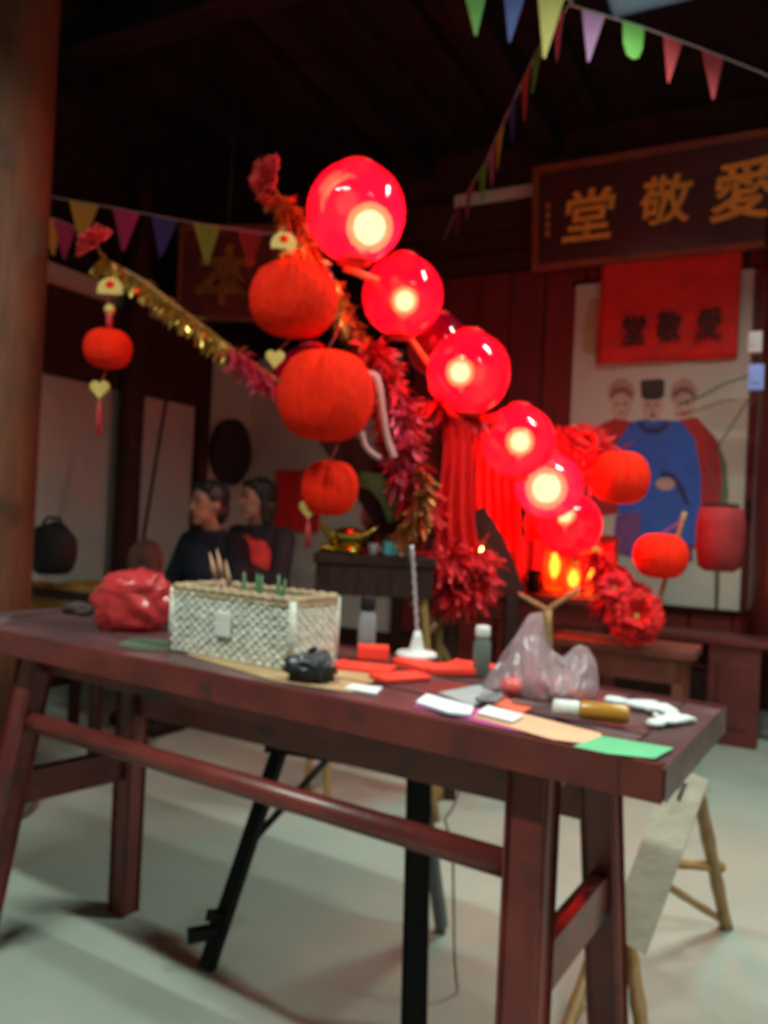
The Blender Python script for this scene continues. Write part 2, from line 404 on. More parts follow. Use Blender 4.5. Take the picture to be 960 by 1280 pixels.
sbox(0, fw * 2, fw * 2, hgt - fw * 2, 0, .05, 'frame_bar', m_signfr); sbox(wid - fw * 2, wid, fw * 2, hgt - fw * 2, 0, .05, 'frame_bar', m_signfr)
for ch, sx, py, sz in (('堂', s3[0], 268, 1.0), ('敬', s3[1], 250, .92), ('愛', s3[2], 237, 1.1)):
    zc = wl({'堂': 737, '敬': 833, '愛': 928}[ch], py, off).z
    text_mesh(ch, .335 * sz, .012, m_goldpaint, 'gold_character', sg, org + WX * (sx - sgl) + SY * (zc - zlo) + SN * .03, (WX, SY, SN), .12, .018)
for i in range(4):   # faint column of small unreadable brush marks
    q = org + WX * .105 + SY * (hgt * .62 - i * .062) + SN * .03
    mb = MB().prism([(-.014, .012), (.012, .016), (.014, .008), (-.012, .004)], q, WX, SY, SN, 0, .005)
    mb.prism([(-.004, .018), (.004, .018), (.003, -.020), (-.005, -.018)], q, WX, SY, SN, 0, .006); mb.prism([(-.013, -.012), (.015, -.010), (.013, -.017), (-.013, -.018)], q, WX, SY, SN, 0, .005)
    mb.build('small_brush_mark', m_goldpaint, sg)
for xx in (.25, wid - .25):
    MB().tube([org + WX * xx + SY * hgt, W0 + WX * (sgl + xx) + UP * (zlo + hgt + .18)], .008, 6).build('hanger', m_wire, sg)
# portrait scroll
off = .03
def wpoly(name, pts, m, parent, o0, o1, off=.03):
    P = [wl(x, y, off) for x, y in pts]
    mb = MB(); o = W0 - WN * off
    mb.prism([((q - o).dot(WX), q.z) for q in P], o, WX, UP, -WN, o0 - off, o1 - off)
    return mb.build(name, m, parent)
def ov(cx, cy, rx, ry, n=24, a0=0, a1=360):
    return [(cx + rx * math.cos(R(a0 + (a1 - a0) * i / n)), cy + ry * math.sin(R(a0 + (a1 - a0) * i / n))) for i in range(n + (0 if a1 - a0 == 360 else 1))]
bl = wl(705, 760, .045); sc = empty('portrait_scroll', bl, R(-27.5), 'cream portrait scroll of three robed figures hanging under the signboard', 'scroll')
s_l, s_r = ws(wl(712, 540, .045)), ws(wl(934, 540, .045))
z_t = wl(820, 345, .045).z; z_b = wl(880, 762, .045).z
paper_o = wbox(s_l, s_r, .035, .045, z_b, z_t).build('paper', m_scroll, sc)
for zz in (z_t, z_b):
    MB().tube([W0 + WX * (s_l - .03) - WN * .045 + UP * zz, W0 + WX * (s_r + .03) - WN * .045 + UP * zz], .012, 10).build('roller', m_darkwood, sc)
pm = lambda n, c: mat('print_' + n, c, .85, var=.15, scale=12)
PB, PR, PS, PK, PP, PD = pm('blue', (.035, .10, .40)), pm('red', (.33, .022, .022)), pm('skin', (.42, .29, .23)), pm('black', (.03, .028, .028)), pm('pink', (.36, .19, .18)), pm('navy', (.03, .03, .10))
PG, PC = pm('green', (.10, .14, .07)), pm('tan', (.36, .27, .15))
def pr(name, pts, m, lay): wpoly(name, pts, m, paper_o, .044, .0455 + .0012 * lay, .0455)
pr('red_robe', [(705, 545), (730, 540), (770, 522), (800, 530), (790, 640), (712, 650)], PR, 1)
pr('red_robe', [(850, 522), (872, 522), (895, 548), (908, 590), (903, 640), (880, 690), (850, 680)], PR, 1)
pr('robe_edge', [(896, 548), (908, 580), (911, 620), (905, 650), (899, 650), (903, 600)], PG, 2)
pr('blue_robe', [(788, 528), (805, 524), (850, 526), (868, 548), (876, 590), (876, 640), (870, 680), (800, 680), (775, 650), (762, 570)], PB, 3)
pr('collar', ov(817, 528, 20, 15, 16, 0, 180) + ov(817, 528, 12, 7, 16, 180, 0), PD, 4)
pr('sleeve_fold', [(826, 588), (842, 592), (856, 610), (862, 632), (856, 630), (846, 608), (828, 596)], PD, 4)
pr('hands', ov(832, 605, 12, 8), PS, 5)
pr('sash', [(770, 644), (800, 640), (802, 700), (766, 690)], pm('purple', (.16, .06, .20)), 4)
pr('boots', [(842, 680), (866, 680), (866, 702), (846, 702)], PD, 4)
for cx, cy in ((777, 500), (855, 500)):
    pr('headdress', ov(cx, cy - 8, 17, 19), PP, 2); pr('hair', ov(cx, cy - 4, 14, 13, 20, 180, 360), PK if 0 else pm('brown', (.17, .09, .085)), 3)
    pr('face', ov(cx, cy + 8, 13, 17), PS, 4)
    pr('face_features', ov(cx - 5, cy + 5, 2.6, 1.2), PK, 5); pr('face_features', ov(cx + 5, cy + 5, 2.6, 1.2), PK, 5); pr('face_features', ov(cx, cy + 16, 3, 1.3), PR, 5)
pr('face', ov(816, 507, 13, 20), PS, 5)
pr('black_hat', [(801, 477), (805, 475), (826, 474), (831, 476), (830, 496), (822, 500), (808, 500), (802, 496)], PK, 6)
for dx in (-5, 5): pr('face_features', ov(816 + dx, 506, 2.8, 1.2), PK, 6)
pr('face_features', ov(816, 519, 4, 1.8), PK, 6); pr('face_features', ov(816, 512, 1.4, 3), PP, 6)
pr('chair_panel', [(738, 372), (748, 372), (748, 445), (728, 440), (730, 410)], PC, 1)
pr('crease', [(893, 700), (896, 700), (896, 762), (893, 762)], PG, 1)
# red banner hung over the top of the scroll
e = empty('red_banner', wl(835, 452, .09), R(-27.5), 'red cloth banner with three black characters hanging below the signboard', 'banner')
sl, sr = ws(wl(749, 400, .09)), ws(wl(924, 400, .09)); zt = wl(836, 318, .09).z + .06; zbm = wl(836, 451, .09).z
mb = MB().grid(lambda u, v: W0 + WX * (sl + (sr - sl) * u) - WN * (.085 + .008 * math.sin(u * 17) * (1 - v) + .01 * math.sin(u * 5 + 1)) + UP * (zbm + (zt - zbm) * v), 24, 10)
mb.build('cloth', m_redcloth, e, solid=.004)
MB().tube([W0 + WX * (sl - .03) - WN * .08 + UP * zt, W0 + WX * (sr + .03) - WN * .08 + UP * zt], .012, 8).build('rod', m_darkwood, e)
for ch, px, py in (('堂', 792, 412), ('敬', 836, 408), ('愛', 886, 404)):
    P = wl(px, py, .112)
    text_mesh(ch, .20, .004, m_ink, 'black_character', e, P, (WX, UP, -WN), .05, .02, .78)
# wire across the portrait
mb = MB().tube([wl(850, 505, .14), wl(880, 494, .16), wl(905, 480, .18), wl(935, 470, .22)], .005, 6)
tag(mb.build('black_wire', m_wire), 'thin black wire crossing in front of the portrait scroll', 'wire')
# small blocks added in place of lacquer glints on the red pillar
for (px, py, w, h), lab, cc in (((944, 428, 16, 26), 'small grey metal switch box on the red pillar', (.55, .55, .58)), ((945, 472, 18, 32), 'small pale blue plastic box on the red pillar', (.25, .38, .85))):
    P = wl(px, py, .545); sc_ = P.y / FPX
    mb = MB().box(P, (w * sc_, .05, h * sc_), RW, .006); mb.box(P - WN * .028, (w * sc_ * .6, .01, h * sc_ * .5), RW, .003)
    tag(mb.build('glint_block', mat('glint_colour_' + lab[6:10], cc, .3, var=.1)), lab, 'glint block')
# second, smaller signboard on the left wall side
P = at(283, 345, 5.3); xx = Vector((.98, -.12, 0)).normalized(); yy = (UP + Vector((.02, -.12, 0))).normalized(); nn = xx.cross(yy).normalized()
e = empty('signboard', P, 0, 'dim maroon signboard with one gold character high beside the dark beam', 'sign')
k = 5.3 / FPX
def s2(x0, x1, y0, y1, t0, t1, n, m): MB().prism([(x0 * k, y0 * k), (x1 * k, y0 * k), (x1 * k, y1 * k), (x0 * k, y1 * k)], P, xx, yy, nn, t0, t1).build(n, m, e)
s2(-56, 60, -52, 56, 0, .03, 'panel', m_redwall)
for q in ((-60, 64, -56, -50), (-60, 64, 54, 60), (-60, -54, -50, 54), (58, 64, -50, 54)): s2(*q, 0, .05, 'frame_bar', m_signfr)
text_mesh('本', .40, .012, m_bronze, 'gold_character', e, P + nn * .03 + xx * .0, (xx, yy, nn), .1, .02)
MB().tube([P + yy * .3, P + yy * .3 + Vector((0, 0, 1.0))], .008, 6).build('hanger', m_wire, e)
# dark oval disc on the wall, red paper, leaning stick
q, z = lq(283, 565); P = C0 - WN * q + WX * .03 + UP * z
k = (P.y) / FPX
e = empty('oval_tray', P - UP * .27, 0, 'large dark oval tray hanging on the pale wall above the seated people', 'tray')
M = Matrix.Rotation(R(-27.5), 3, 'Z') @ Matrix.Rotation(R(90), 3, 'Y')
def ovals(sx, sy, prof, name, m):
    mb = MB(); vs = []
    n = 40
    for r, t in prof:
        for i in range(n):
            a = 2 * math.pi * i / n; vs.append(P + WX * t - WN * (r * sx * math.cos(a)) + UP * (r * sy * math.sin(a)))
    fs = [(j * n + i, j * n + (i + 1) % n, (j + 1) * n + (i + 1) % n, (j + 1) * n + i) for j in range(len(prof) - 1) for i in range(n)] + [tuple(range(n)), tuple((len(prof) - 1) * n + i for i in range(n))]
    mb.add(vs, fs, True); return mb.build(name, m, e)
m_tray = mat('dark_woven', (.014, .010, .011), .7, var=.4, scale=30, bump=.3)
ovals(.235, .27, [(.97, -.02), (1.0, .0), (1.0, .05), (.92, .055)], 'rim', m_tray); ovals(.22, .255, [(1, -.01), (1, .03), (.5, .025)], 'base', m_tray)
q0, z0 = lq(349, 660); q1, z1 = lq(402, 588)
P = [C0 - WN * q0 + WX * .02, C0 - WN * q1 + WX * .02]
sA = ws(wl(348, 620)); sB = ws(wl(404, 620)); zA = wl(375, 664).z; zB = wl(375, 588).z
rp = wbox(max(sA, CORNER_S + .02), sB, .036, .042, zA, zB).build('red_poster', m_redcloth); tag(rp, 'plain red paper poster pasted on the wall behind the honeycomb lanterns', 'poster')
mb = MB().tube([at(210, 488, 4.60), at(196, 570, 4.52), at(178, 680, 4.36), at(170, 740, 4.28), ], .011, 8)
tag(mb.build('leaning_stick', m_darkwood), 'thin dark stick leaning on the pale plaster wall', 'stick')

# ------------------------------------------------------------------ the big table
TZ = .83
FRc = onz(835, 962, TZ); TU = Vector((-.844145, .536115, 0)); TV = Vector((.536115, .844145, 0)); TL = 2.02; TW = .515
def tp(u, v, z): q = FRc + TU * u + TV * v; return Vector((q.x, q.y, z))
def tt(px, py, z=TZ): return onz(px, py, z)
tb = empty('long_table', tp(TL / 2, TW / 2, 0), math.atan2(TU.y, TU.x), 'long worn dark red wooden table covered with craft things', 'table')
# top: three planks with end clamps
for i in range(3):
    v0 = .0 + TW / 3 * i; v1 = v0 + TW / 3 - .002
    MB().bar(tp(.075, (v0 + v1) / 2, TZ - .022), tp(TL - .075, (v0 + v1) / 2, TZ - .022), v1 - v0, .044, bev=.004).build('plank', m_tabletop, tb)
for uu in (.037, TL - .037):
    MB().bar(tp(uu, 0.0, TZ - .022), tp(uu, TW, TZ - .022), .073, .044, bev=.006).build('end_board', m_tabletop, tb)
for v0 in (.006, TW - .006):
    MB().bar(tp(.01, v0, TZ - .024), tp(TL - .01, v0, TZ - .024), .016, .05, bev=.004).build('edge_moulding', m_table, tb)
UR, UL = .235, 1.64
FT, FB, BT, BB = .075, -.03, .435, .50      # leg positions across: front top/bottom, back top/bottom
LEG = {}
for nm, uu, du in (('r', UR, -.04), ('l', UL, .05)):
    for fb, vt, vb in (('f', FT, FB), ('b', BT if nm == 'r' else .40, BB if nm == 'r' else .345)):
        a_ = tp(uu, vt, TZ - .044); b__ = tp(uu + du - (.12 if nm + fb == 'lb' else 0), vb, 0)
        LEG[nm + fb] = (a_, b__)
        MB().bar(a_, b__, .062, .058, up=TV, bev=.008, w2=.056, h2=.052).build('leg', m_table, tb)
def on(leg, z):
    a_, b__ = LEG[leg]; return a_.lerp(b__, (a_.z - z) / a_.z)
def rail(a_, b__, w, h, round_=False):
    if round_: MB().tube([a_, a_.lerp(b__, .5), b__], w / 2, 14).build('rail', m_table, tb)
    else: MB().bar(a_, b__, w, h, bev=.008).build('rail', m_table, tb)
rail(on('rf', .60), on('lf', .60), .05, .05, True)
rail(on('rb', .60), on('lb', .60), .03, .06)
for sd in 'rl':
    MB().bar(on(sd + 'f', .42), on(sd + 'b', .42), .035, .07, bev=.008).build('end_stretcher', m_table, tb)
MB().bar(tp(UR, .42, TZ - .085), tp(UL, .42, TZ - .085), .024, .09, bev=.004).build('apron', m_table, tb)
MB().bar(tp(UR, .085, TZ - .07), tp(UL, .085, TZ - .07), .024, .055, bev=.004).build('apron', m_table, tb)
for sd, uu in (('r', UR), ('l', UL)):
    MB().bar(tp(uu, .07, TZ - .08), tp(uu, .44, TZ - .08), .03, .075, bev=.004).build('end_apron', m_table, tb)

# ------------------------------------------------------------------ things on the table
def flat(name, pts, m, label, cat, z0=TZ, th=.0015, group=None):
    P = [tt(x, y, z0) for x, y in pts]; c = sum(P, Vector()) / len(P)
    mb = MB().prism([((q - c).x, (q - c).y) for q in P], c, (1, 0, 0), (0, 1, 0), (0, 0, 1), 0.0003, th)
    return tag(mb.build(name, m, origin=c), label, cat, group)
paper = lambda n, c: mat('paper_' + n, c, .75, var=.1, scale=10)
Z1 = TZ + .0006
flat('kraft_sheet', [(232, 818), (300, 806), (478, 846), (440, 866), (345, 852)], paper('kraft', (.40, .25, .12)), 'tan kraft paper sheet lying under the white basket', 'paper', Z1)
flat('magenta_sheet', [(514, 884), (560, 876), (640, 900), (690, 924), (640, 913)], paper('magenta', (.48, .06, .26)), 'magenta craft paper sheet at the edge of the table', 'paper', Z1)
flat('peach_sheet', [(590, 896), (650, 892), (752, 918), (745, 932), (690, 925)], paper('peach', (.72, .36, .22)), 'peach craft paper sheet beside the green one', 'paper', Z1 + .002)
flat('green_sheet', [(716, 934), (752, 921), (842, 936), (818, 949), (760, 943)], paper('green', (.10, .42, .20)), 'bright green craft paper sheet near the table end', 'paper', Z1 + .004)
flat('paper_slip', [(520, 880), (533, 870), (592, 886), (588, 896), (560, 893)], paper('white', (.66, .68, .74)), 'white folded paper slip lying on the magenta sheet', 'paper', Z1 + .0045, .005)
flat('paper_slip', [(596, 893), (610, 884), (655, 896), (640, 904)], paper('white2', (.68, .68, .68)), 'small white paper slip between the magenta and peach sheets', 'paper', Z1 + .006, .004)
flat('paper_slip', [(430, 862), (440, 857), (478, 861), (470, 869)], paper('white2', 0), 'small white paper scrap alone near the black crumpled plastic', 'paper', Z1 + .001, .004)
flat('grey_card', [(548, 868), (600, 858), (622, 870), (590, 884)], paper('grey', (.30, .32, .33)), 'grey card lying behind the white paper slip', 'card', Z1 + .003, .004)
flat('orange_slip', [(600, 876), (625, 872), (665, 886), (650, 894)], paper('orange', (.66, .10, .05)), 'orange-red paper slip in front of the clear plastic bag', 'paper', Z1 + .004, .003)
flat('green_leaf_sheet', [(146, 806), (165, 798), (214, 800), (212, 814), (170, 812)], paper('leafgreen', (.055, .10, .05)), 'dark green paper leaf beside the red plastic bag', 'paper', Z1)
# silver scissors
c = tt(640, 884); e = empty('scissors', c, .4, 'small grey metal scissors lying in front of the clear bag', 'scissors')
dx, dy = Vector((.9, -.43, 0)), Vector((.43, .9, 0)); cz = c + UP * .012
for sgn in (-1, 1):
    MB().prism([(-.0, -.004), (.075, .0), (.0, .006)], cz + UP * (.001 * sgn), (dx + dy * .12 * sgn), (dy - dx * .12 * sgn), UP, 0, .002).build('blade', m_metalcap, e)
    hc = cz - dx * .045 - dy * .016 * sgn
    MB().tube([hc + dx * .02 * math.cos(a * math.pi / 6) + dy * .014 * math.sin(a * math.pi / 6) for a in range(13)], .004, 8, False).build('handle', mat('grey_plastic', (.2, .2, .21), .5), e)
# red paper packets
m_packet = mat('red_packet_paper', (.88, .045, .022), .6, var=.12, scale=10)
packs = [((455, 838), .10, .055, .010, 12, 0, 'red paper packet lying flat nearest the black crumpled plastic'),
         ((466, 830), .055, .04, .026, 30, .010, 'thick folded red packet stacked upright on a flat one'),
         ((524, 838), .09, .05, .016, -25, 0, 'red paper packet under the white rod stand'),
         ((560, 842), .085, .055, .014, 40, .001, 'red paper packet between the rod stand and the clear bag'),
         ((592, 836), .08, .045, .010, 5, 0, 'red paper packet tucked behind the clear plastic bag'),
         ((500, 850), .09, .05, .008, 60, .001, 'thin red paper packet in front of the white rod stand')]
for (px, py), L, W_, T, ang, dz, lab in packs:
    c = tt(px, py) ; M = Matrix.Rotation(R(ang - 30), 3, 'Z')
    L *= 1.35; W_ *= 1.35; T *= 1.2; dz *= 1.2
    e = empty('red_packet', c + UP * (.001 + dz), R(ang - 30), lab, 'packet', 'red packets on the table')
    MB().box(c + UP * (.001 + dz + T / 2), (L, W_, T), M, min(.004, T * .3)).build('body', m_packet, e)
    MB().prism([(-L / 2, W_ / 2), (-L / 2, -W_ / 2), (-L * .22, 0)], c, M @ Vector((1, 0, 0)), M @ Vector((0, 1, 0)), UP, dz + T + .0005, dz + T + .0025).build('flap', m_packet, e)
# wicker basket
cC, cL, cR = tt(362, 841), tt(214, 813), tt(437, 824)
bx_ = (cL - cC); by_ = (cR - cC); bl_, bw = bx_.length, .165
bx_.normalize(); by_ = Vector((-bx_.y, bx_.x, 0)); by_ = by_ if by_.dot(cR - cC) > 0 else -by_
bh = .158
bk = empty('wicker_basket', cC + bx_ * bl_ / 2 + by_ * bw / 2, math.atan2(bx_.y, bx_.x), 'whitewashed woven basket with a brown rim on the table', 'basket')
m_wick = mat('white_wicker', (.60, .58, .50), .8, var=.22, scale=40, bump=.3, bscale=60)
m_rim = mat('brown_wicker_rim', (.36, .25, .15), .75, var=.25, scale=25, bump=.3)
def side(o, d, L, out):
    nu = int(L / .0035); nv = 56
    def fn(u, v):
        row = int(v * nv / 4); ph = (row % 2) * math.pi
        bul = abs(math.sin(v * nv / 4 * math.pi)) ** .6
        w = math.sin(u * L / .013 * math.pi + ph)
        tp_ = .012 * (1 - v)
        return o + d * (u * L) + UP * (.003 + v * (bh - .012)) + out * (.0022 * w * bul + .002 * bul + .003 * mnoise.noise(Vector((u * L * 60, v * 9, L * 40))))
    return MB().grid(fn, nu, nv)
walls = MB()
for o, d, L, out in ((cC, bx_, bl_, -by_), (cC + by_ * bw, bx_, bl_, by_), (cC, by_, bw, -bx_), (cC + bx_ * bl_, by_, bw, bx_)):
    q = side(o, d, L, out); walls.add(q.v, q.f, True)
walls.build('woven_side', m_wick, bk, solid=.008)
MB().box(cC + bx_ * bl_ / 2 + by_ * bw / 2 + UP * .005, (bl_ - .01, bw - .01, .008), Matrix.Rotation(math.atan2(bx_.y, bx_.x), 3, 'Z')).build('base', m_wick, bk)
rim = [cC, cC + bx_ * bl_, cC + bx_ * bl_ + by_ * bw, cC + by_ * bw, cC]
for i in range(4):
    for dz in (0, .012):
        a_, b__ = rim[i] + UP * (bh - .012 + dz), rim[i + 1] + UP * (bh - .012 + dz); n = 40
        MB().tube([a_.lerp(b__, j / n) + UP * .0025 * math.sin(j * 1.9 + dz * 300) for j in range(n + 1)], .0085, 8).build('rim', m_rim, bk)
for k_ in rim[:4]:
    MB().tube([k_ + UP * .002, k_ + UP * bh], .009, 8).build('corner_post', m_wick, bk)
MB().box(cC + bx_ * bl_ * .52 - by_ * .012 + UP * .085, (.045, .006, .055), Matrix.Rotation(math.atan2(bx_.y, bx_.x), 3, 'Z'), .002).build('label_tag', mat('tag_white', (.62, .62, .58), .7), bk)
bcen = cC + bx_ * bl_ / 2 + by_ * bw / 2
# contents: brushes and green leaves
for i, (px, py, lean_, lab) in enumerate(((262, 690, .03, 'thin brush with a pinkish handle standing in the basket'), (271, 686, -.01, 'thin brush with a tan handle upright in the basket'), (282, 700, -.05, 'short brush with an orange tip in the basket'))):
    b0 = bcen + bx_ * (.06 - .012 * i) + UP * .012; top = at(px, py, b0.y + .01)
    e = empty('paint_brush', b0, 0, lab, 'brush', 'brushes in the basket')
    t = b0.lerp(top, .72)
    MB().tube([b0, t], .004, 8).build('handle', mat('brush_handle' + str(i), [(.32, .14, .12), (.38, .24, .13), (.42, .16, .07)][i], .5), e)
    MB().tube([t, t.lerp(top, .4), top], [.006, .0065, .001], 8).build('bristles', mat('bristle', (.42, .22, .14), .8), e)
random.seed(11)
for i in range(5):
    b0 = bcen + bx_ * (.03 - .03 * i) + by_ * random.uniform(-.03, .03) + UP * .02
    tip = b0 + UP * (bh + .012 + .02 * random.random()) + bx_ * random.uniform(-.02, .02)
    mid = b0.lerp(tip, .6); w = .012
    mb = MB().grid(lambda u, v: b0.lerp(tip, v) + bx_ * ((u - .5) * 2 * w * math.sin(math.pi * min(1, .15 + v * .85)) ** .7) + by_ * (.01 * abs(u - .5) + .012 * v * v), 4, 8)
    tag(mb.build('green_leaf', mat('leaf_green', (.06, .15, .06), .5, var=.3), solid=.0015), 'narrow green leaf sticking out of the basket', 'leaf', 'green leaves in the basket')
# red plastic bag
random.seed(5)
def lump(c, r, amp, fr, seed, sq=2.0, nu=64, nv=40, neck=None):
    mb = MB()
    mb.ell((0, 0, 0), 1.0, nu=nu, nv=nv); out = []
    for v in mb.v:
        n = v.normalized(); k_ = 1 + amp * (mnoise.ridged_multi_fractal(n * fr + Vector((seed, seed * 2, 0)), 1.0, 2.0, 4, 1.0, 2.0) - 1.0) * .5 + amp * .6 * mnoise.noise(n * fr * .6 + Vector((0, seed, 3)))
        q = Vector((abs(n.x) ** sq * math.copysign(1, n.x), abs(n.y) ** sq * math.copysign(1, n.y), abs(n.z) ** sq * math.copysign(1, n.z))) if sq != 1 else n
        q = Vector((q.x * r[0], q.y * r[1], q.z * r[2])) * k_
        out.append(q)
    zmin = min(q.z for q in out)
    fl_ = -r[2] * .82
    out = [Vector((q.x, q.y, max(q.z, fl_) - fl_)) + Vector(c) for q in out]
    mb.v = out; return mb
c = tt(166, 786)
rb = empty('red_plastic_bag', c, 0, 'crumpled red plastic bag bulging beside the white basket', 'bag')
lump(c, (.106, .095, .092), .30, 2.0, 1.3, .8).build('bag_body', m_bagred, rb)
for sgn, px, py in ((-1, 140, 722), (1, 190, 720)):
    tq = at(px, py, c.y); b0 = c + Vector((.05 * sgn, 0, .11))
    MB().grid(lambda u, v: b0.lerp(tq, v) + Vector((.04 * (u - .5) * (1.2 - v * .5), .012 * math.sin(u * 9 + sgn), .008 * math.sin(u * 7 + v * 4))), 8, 6).build('handle_ear', m_bagred, rb, solid=.001)
# black crumpled plastic
c = tt(388, 852); mb = lump(c, (.048, .034, .032), .9, 2.6, 4.0, .9, 36, 24)
q = MB().grid(lambda u, v: c + Vector((.03 * (u - .5) + .005, .01 * math.sin(u * 6), .03 + .045 * v - .02 * abs(u - .5))), 6, 6); mb.add(q.v, q.f, True)
tag(mb.build('black_plastic', mat('black_film', (.02, .022, .025), .35, var=.3, scale=14), origin=c), 'crumpled black plastic film in front of the basket', 'plastic')
c = tt(98, 768); mb = lump(c, (.045, .03, .02), .6, 2.6, 7.0, .9, 28, 18)
tag(mb.build('dark_cloth', mat('dark_cloth', (.05, .022, .022), .8), origin=c), 'small dark rag left on the bare end of the table', 'rag')
# rod stand
c = tt(520, 830) + UP * .018
e = empty('rod_stand', c, 0, 'white plastic cone stand holding a thin silver rod upright', 'stand')
MB().lathe([(.050, 0), (.051, .006), (.046, .012), (.022, .014), (.018, .02), (.012, .045), (.008, .062)], c, 24).build('cone_base', m_white, e)
tpt = at(515, 682, c.y - .01); b0 = c + UP * .058; n = 24
MB().tube([b0.lerp(tpt, j / n) + Vector((.0012 * math.sin(j * 2.1), 0, 0)) for j in range(n + 1)], [.0045 + .001 * math.sin(j * 2.4) for j in range(n + 1)], 8).build('rod', mat('silver_foil', (.60, .58, .66), .3, metal=.6, var=.2, scale=30), e)
# bottles behind
for px, py, y0, r_, cb, lab in ((601, 845, 782, .020, (.13, .15, .13), 'slim grey-green bottle with a pale cap behind the red packets'), (457, 824, 745, .022, (.23, .24, .25), 'plain grey flask with a dark cap beside the basket')):
    c = tt(px, py); h = at(px, y0, c.y).z - TZ; e = empty('bottle', c, 0, lab, 'bottle')
    MB().lathe([(r_ * .9, .0006), (r_, .004), (r_, h * .66), (r_ * .7, h * .76), (r_ * .62, h * .8)], c, 20).build('body', mat('bottle_' + lab[:9], cb, .3, var=.1), e)
    MB().lathe([(r_ * .8, h * .78), (r_ * .85, h * .80), (r_ * .85, h * .98), (r_ * .7, h)], c, 20).build('cap', m_white if px > 500 else m_black, e)
# glue bottle lying: amber body and white cap
a_ = tt(690, 899) ; b__ = tt(786, 910); d = (b__ - a_).normalized(); L = (b__ - a_).length; r_ = .017
M = Matrix((d.cross(UP), UP, d)).transposed()   # z axis along bottle
M = Matrix.Identity(3); zx = d; xx_ = UP.cross(d).normalized(); yy_ = zx.cross(xx_)
M = Matrix(((xx_.x, yy_.x, zx.x), (xx_.y, yy_.y, zx.y), (xx_.z, yy_.z, zx.z)))
o = a_ + UP * (r_ + .006)
e = empty('glue_bottle', a_ + UP * .001, 0, 'amber glue bottle with a white cap lying on its side', 'bottle')
MB().lathe([(r_ * .9, L * .36), (r_, L * .39), (r_, L * .95), (r_ * .85, L)], o, 20, M).build('body', mat('amber_plastic', (.38, .17, .015), .3, var=.15, coat=.3), e)
MB().lathe([(r_ * .6, 0), (r_ * .85, L * .02), (r_ * .9, L * .34), (r_ * .6, L * .37)], o, 20, M).build('cap', m_white, e)
# white gloves
m_glove = mat('white_cotton', (.60, .62, .62), .9, var=.1, scale=20, bump=.3)
for i, (px, py, ang, lab) in enumerate(((800, 888, -35, 'white cotton glove lying palm down near the table end'), (836, 906, 40, 'crumpled white cotton glove overlapping its pair'))):
    c = tt(px, py) + UP * (.001 + .012 * i * 0); ca, sa = math.cos(R(ang)), math.sin(R(ang)); k_ = .70 if i == 0 else .6
    F = lambda x, y, z: c + Vector((ca * x - sa * y, sa * x + ca * y, z)) * k_
    mb = MB(); mb.ell(F(0, 0, .014), (.045 * k_, .035 * k_, .013 * k_), Matrix.Rotation(R(ang), 3, 'Z')); mb.caps(F(-.04, 0, .013), F(-.09, .005, .013), .012 * k_, .012 * k_); mb.ell(F(-.07, .003, .013), (.035 * k_, .027 * k_, .012 * k_), Matrix.Rotation(R(ang), 3, 'Z'))
    for j, (yy0, l_) in enumerate(((-.026, .05), (-.009, .062), (.009, .058), (.025, .042))):
        mb.caps(F(.03, yy0, .012), F(.035 + l_ * .6, yy0 * 1.25, .016), .0095 * k_, .009 * k_); mb.caps(F(.035 + l_ * .6, yy0 * 1.25, .016), F(.035 + l_, yy0 * 1.35, .010), .009 * k_, .008 * k_)
    mb.caps(F(-.01, .028, .012), F(.025, .062, .012), .011 * k_, .009 * k_)
    g = mb.build('cotton_glove', m_glove, origin=c); tag(g, lab, 'glove')
    md = g.modifiers.new('blend', 'REMESH'); md.mode = 'VOXEL'; md.voxel_size = .003; md.use_smooth_shade = True
flat('dark_strap', [(768, 882), (790, 872), (800, 876), (776, 888)], m_black, 'short black strap lying beside the white gloves', 'strap', Z1, .006)
# clear plastic bag
c = tt(668, 868); cb = empty('clear_plastic_bag', c, 0, 'thin clear plastic carrier bag with two raised handles', 'bag')
TOPL = [(598, 866), (612, 842), (630, 816), (648, 790), (662, 768), (676, 764), (682, 788), (690, 812), (704, 822), (714, 812), (724, 806), (736, 810), (744, 826), (748, 862)]
def bag_sheet(sd):
    def fn(u, v):
        t = u * (len(TOPL) - 1); i_ = min(int(t), len(TOPL) - 2); f_ = t - i_
        x0 = TOPL[i_][0] + (TOPL[i_ + 1][0] - TOPL[i_][0]) * f_; y0 = TOPL[i_][1] + (TOPL[i_ + 1][1] - TOPL[i_][1]) * f_
        top = at(x0, y0, c.y + .01); bx0 = 604 + (744 - 604) * u; bot = at(bx0, 868, c.y + .01); bot.z = TZ + .003
        q = bot.lerp(top, v); bul = .075 * (math.sin(math.pi * u) ** .5) * (1 - v ** 1.3) * (.6 + .4 * math.sin(math.pi * min(1, .25 + v)))
        n_ = mnoise.noise(Vector((u * 9, v * 3, sd * 5.0))); n2 = mnoise.noise(Vector((u * 22, v * 5, sd * 9.0)))
        return q + Vector((.004 * n2, sd * (bul + .002) + .018 * n_ * v + .006 * n2, 0))
    return MB().grid(fn, 70, 24)
for sd in (-1, 1): bag_sheet(sd).build('film_sheet', m_bagclear, cb)
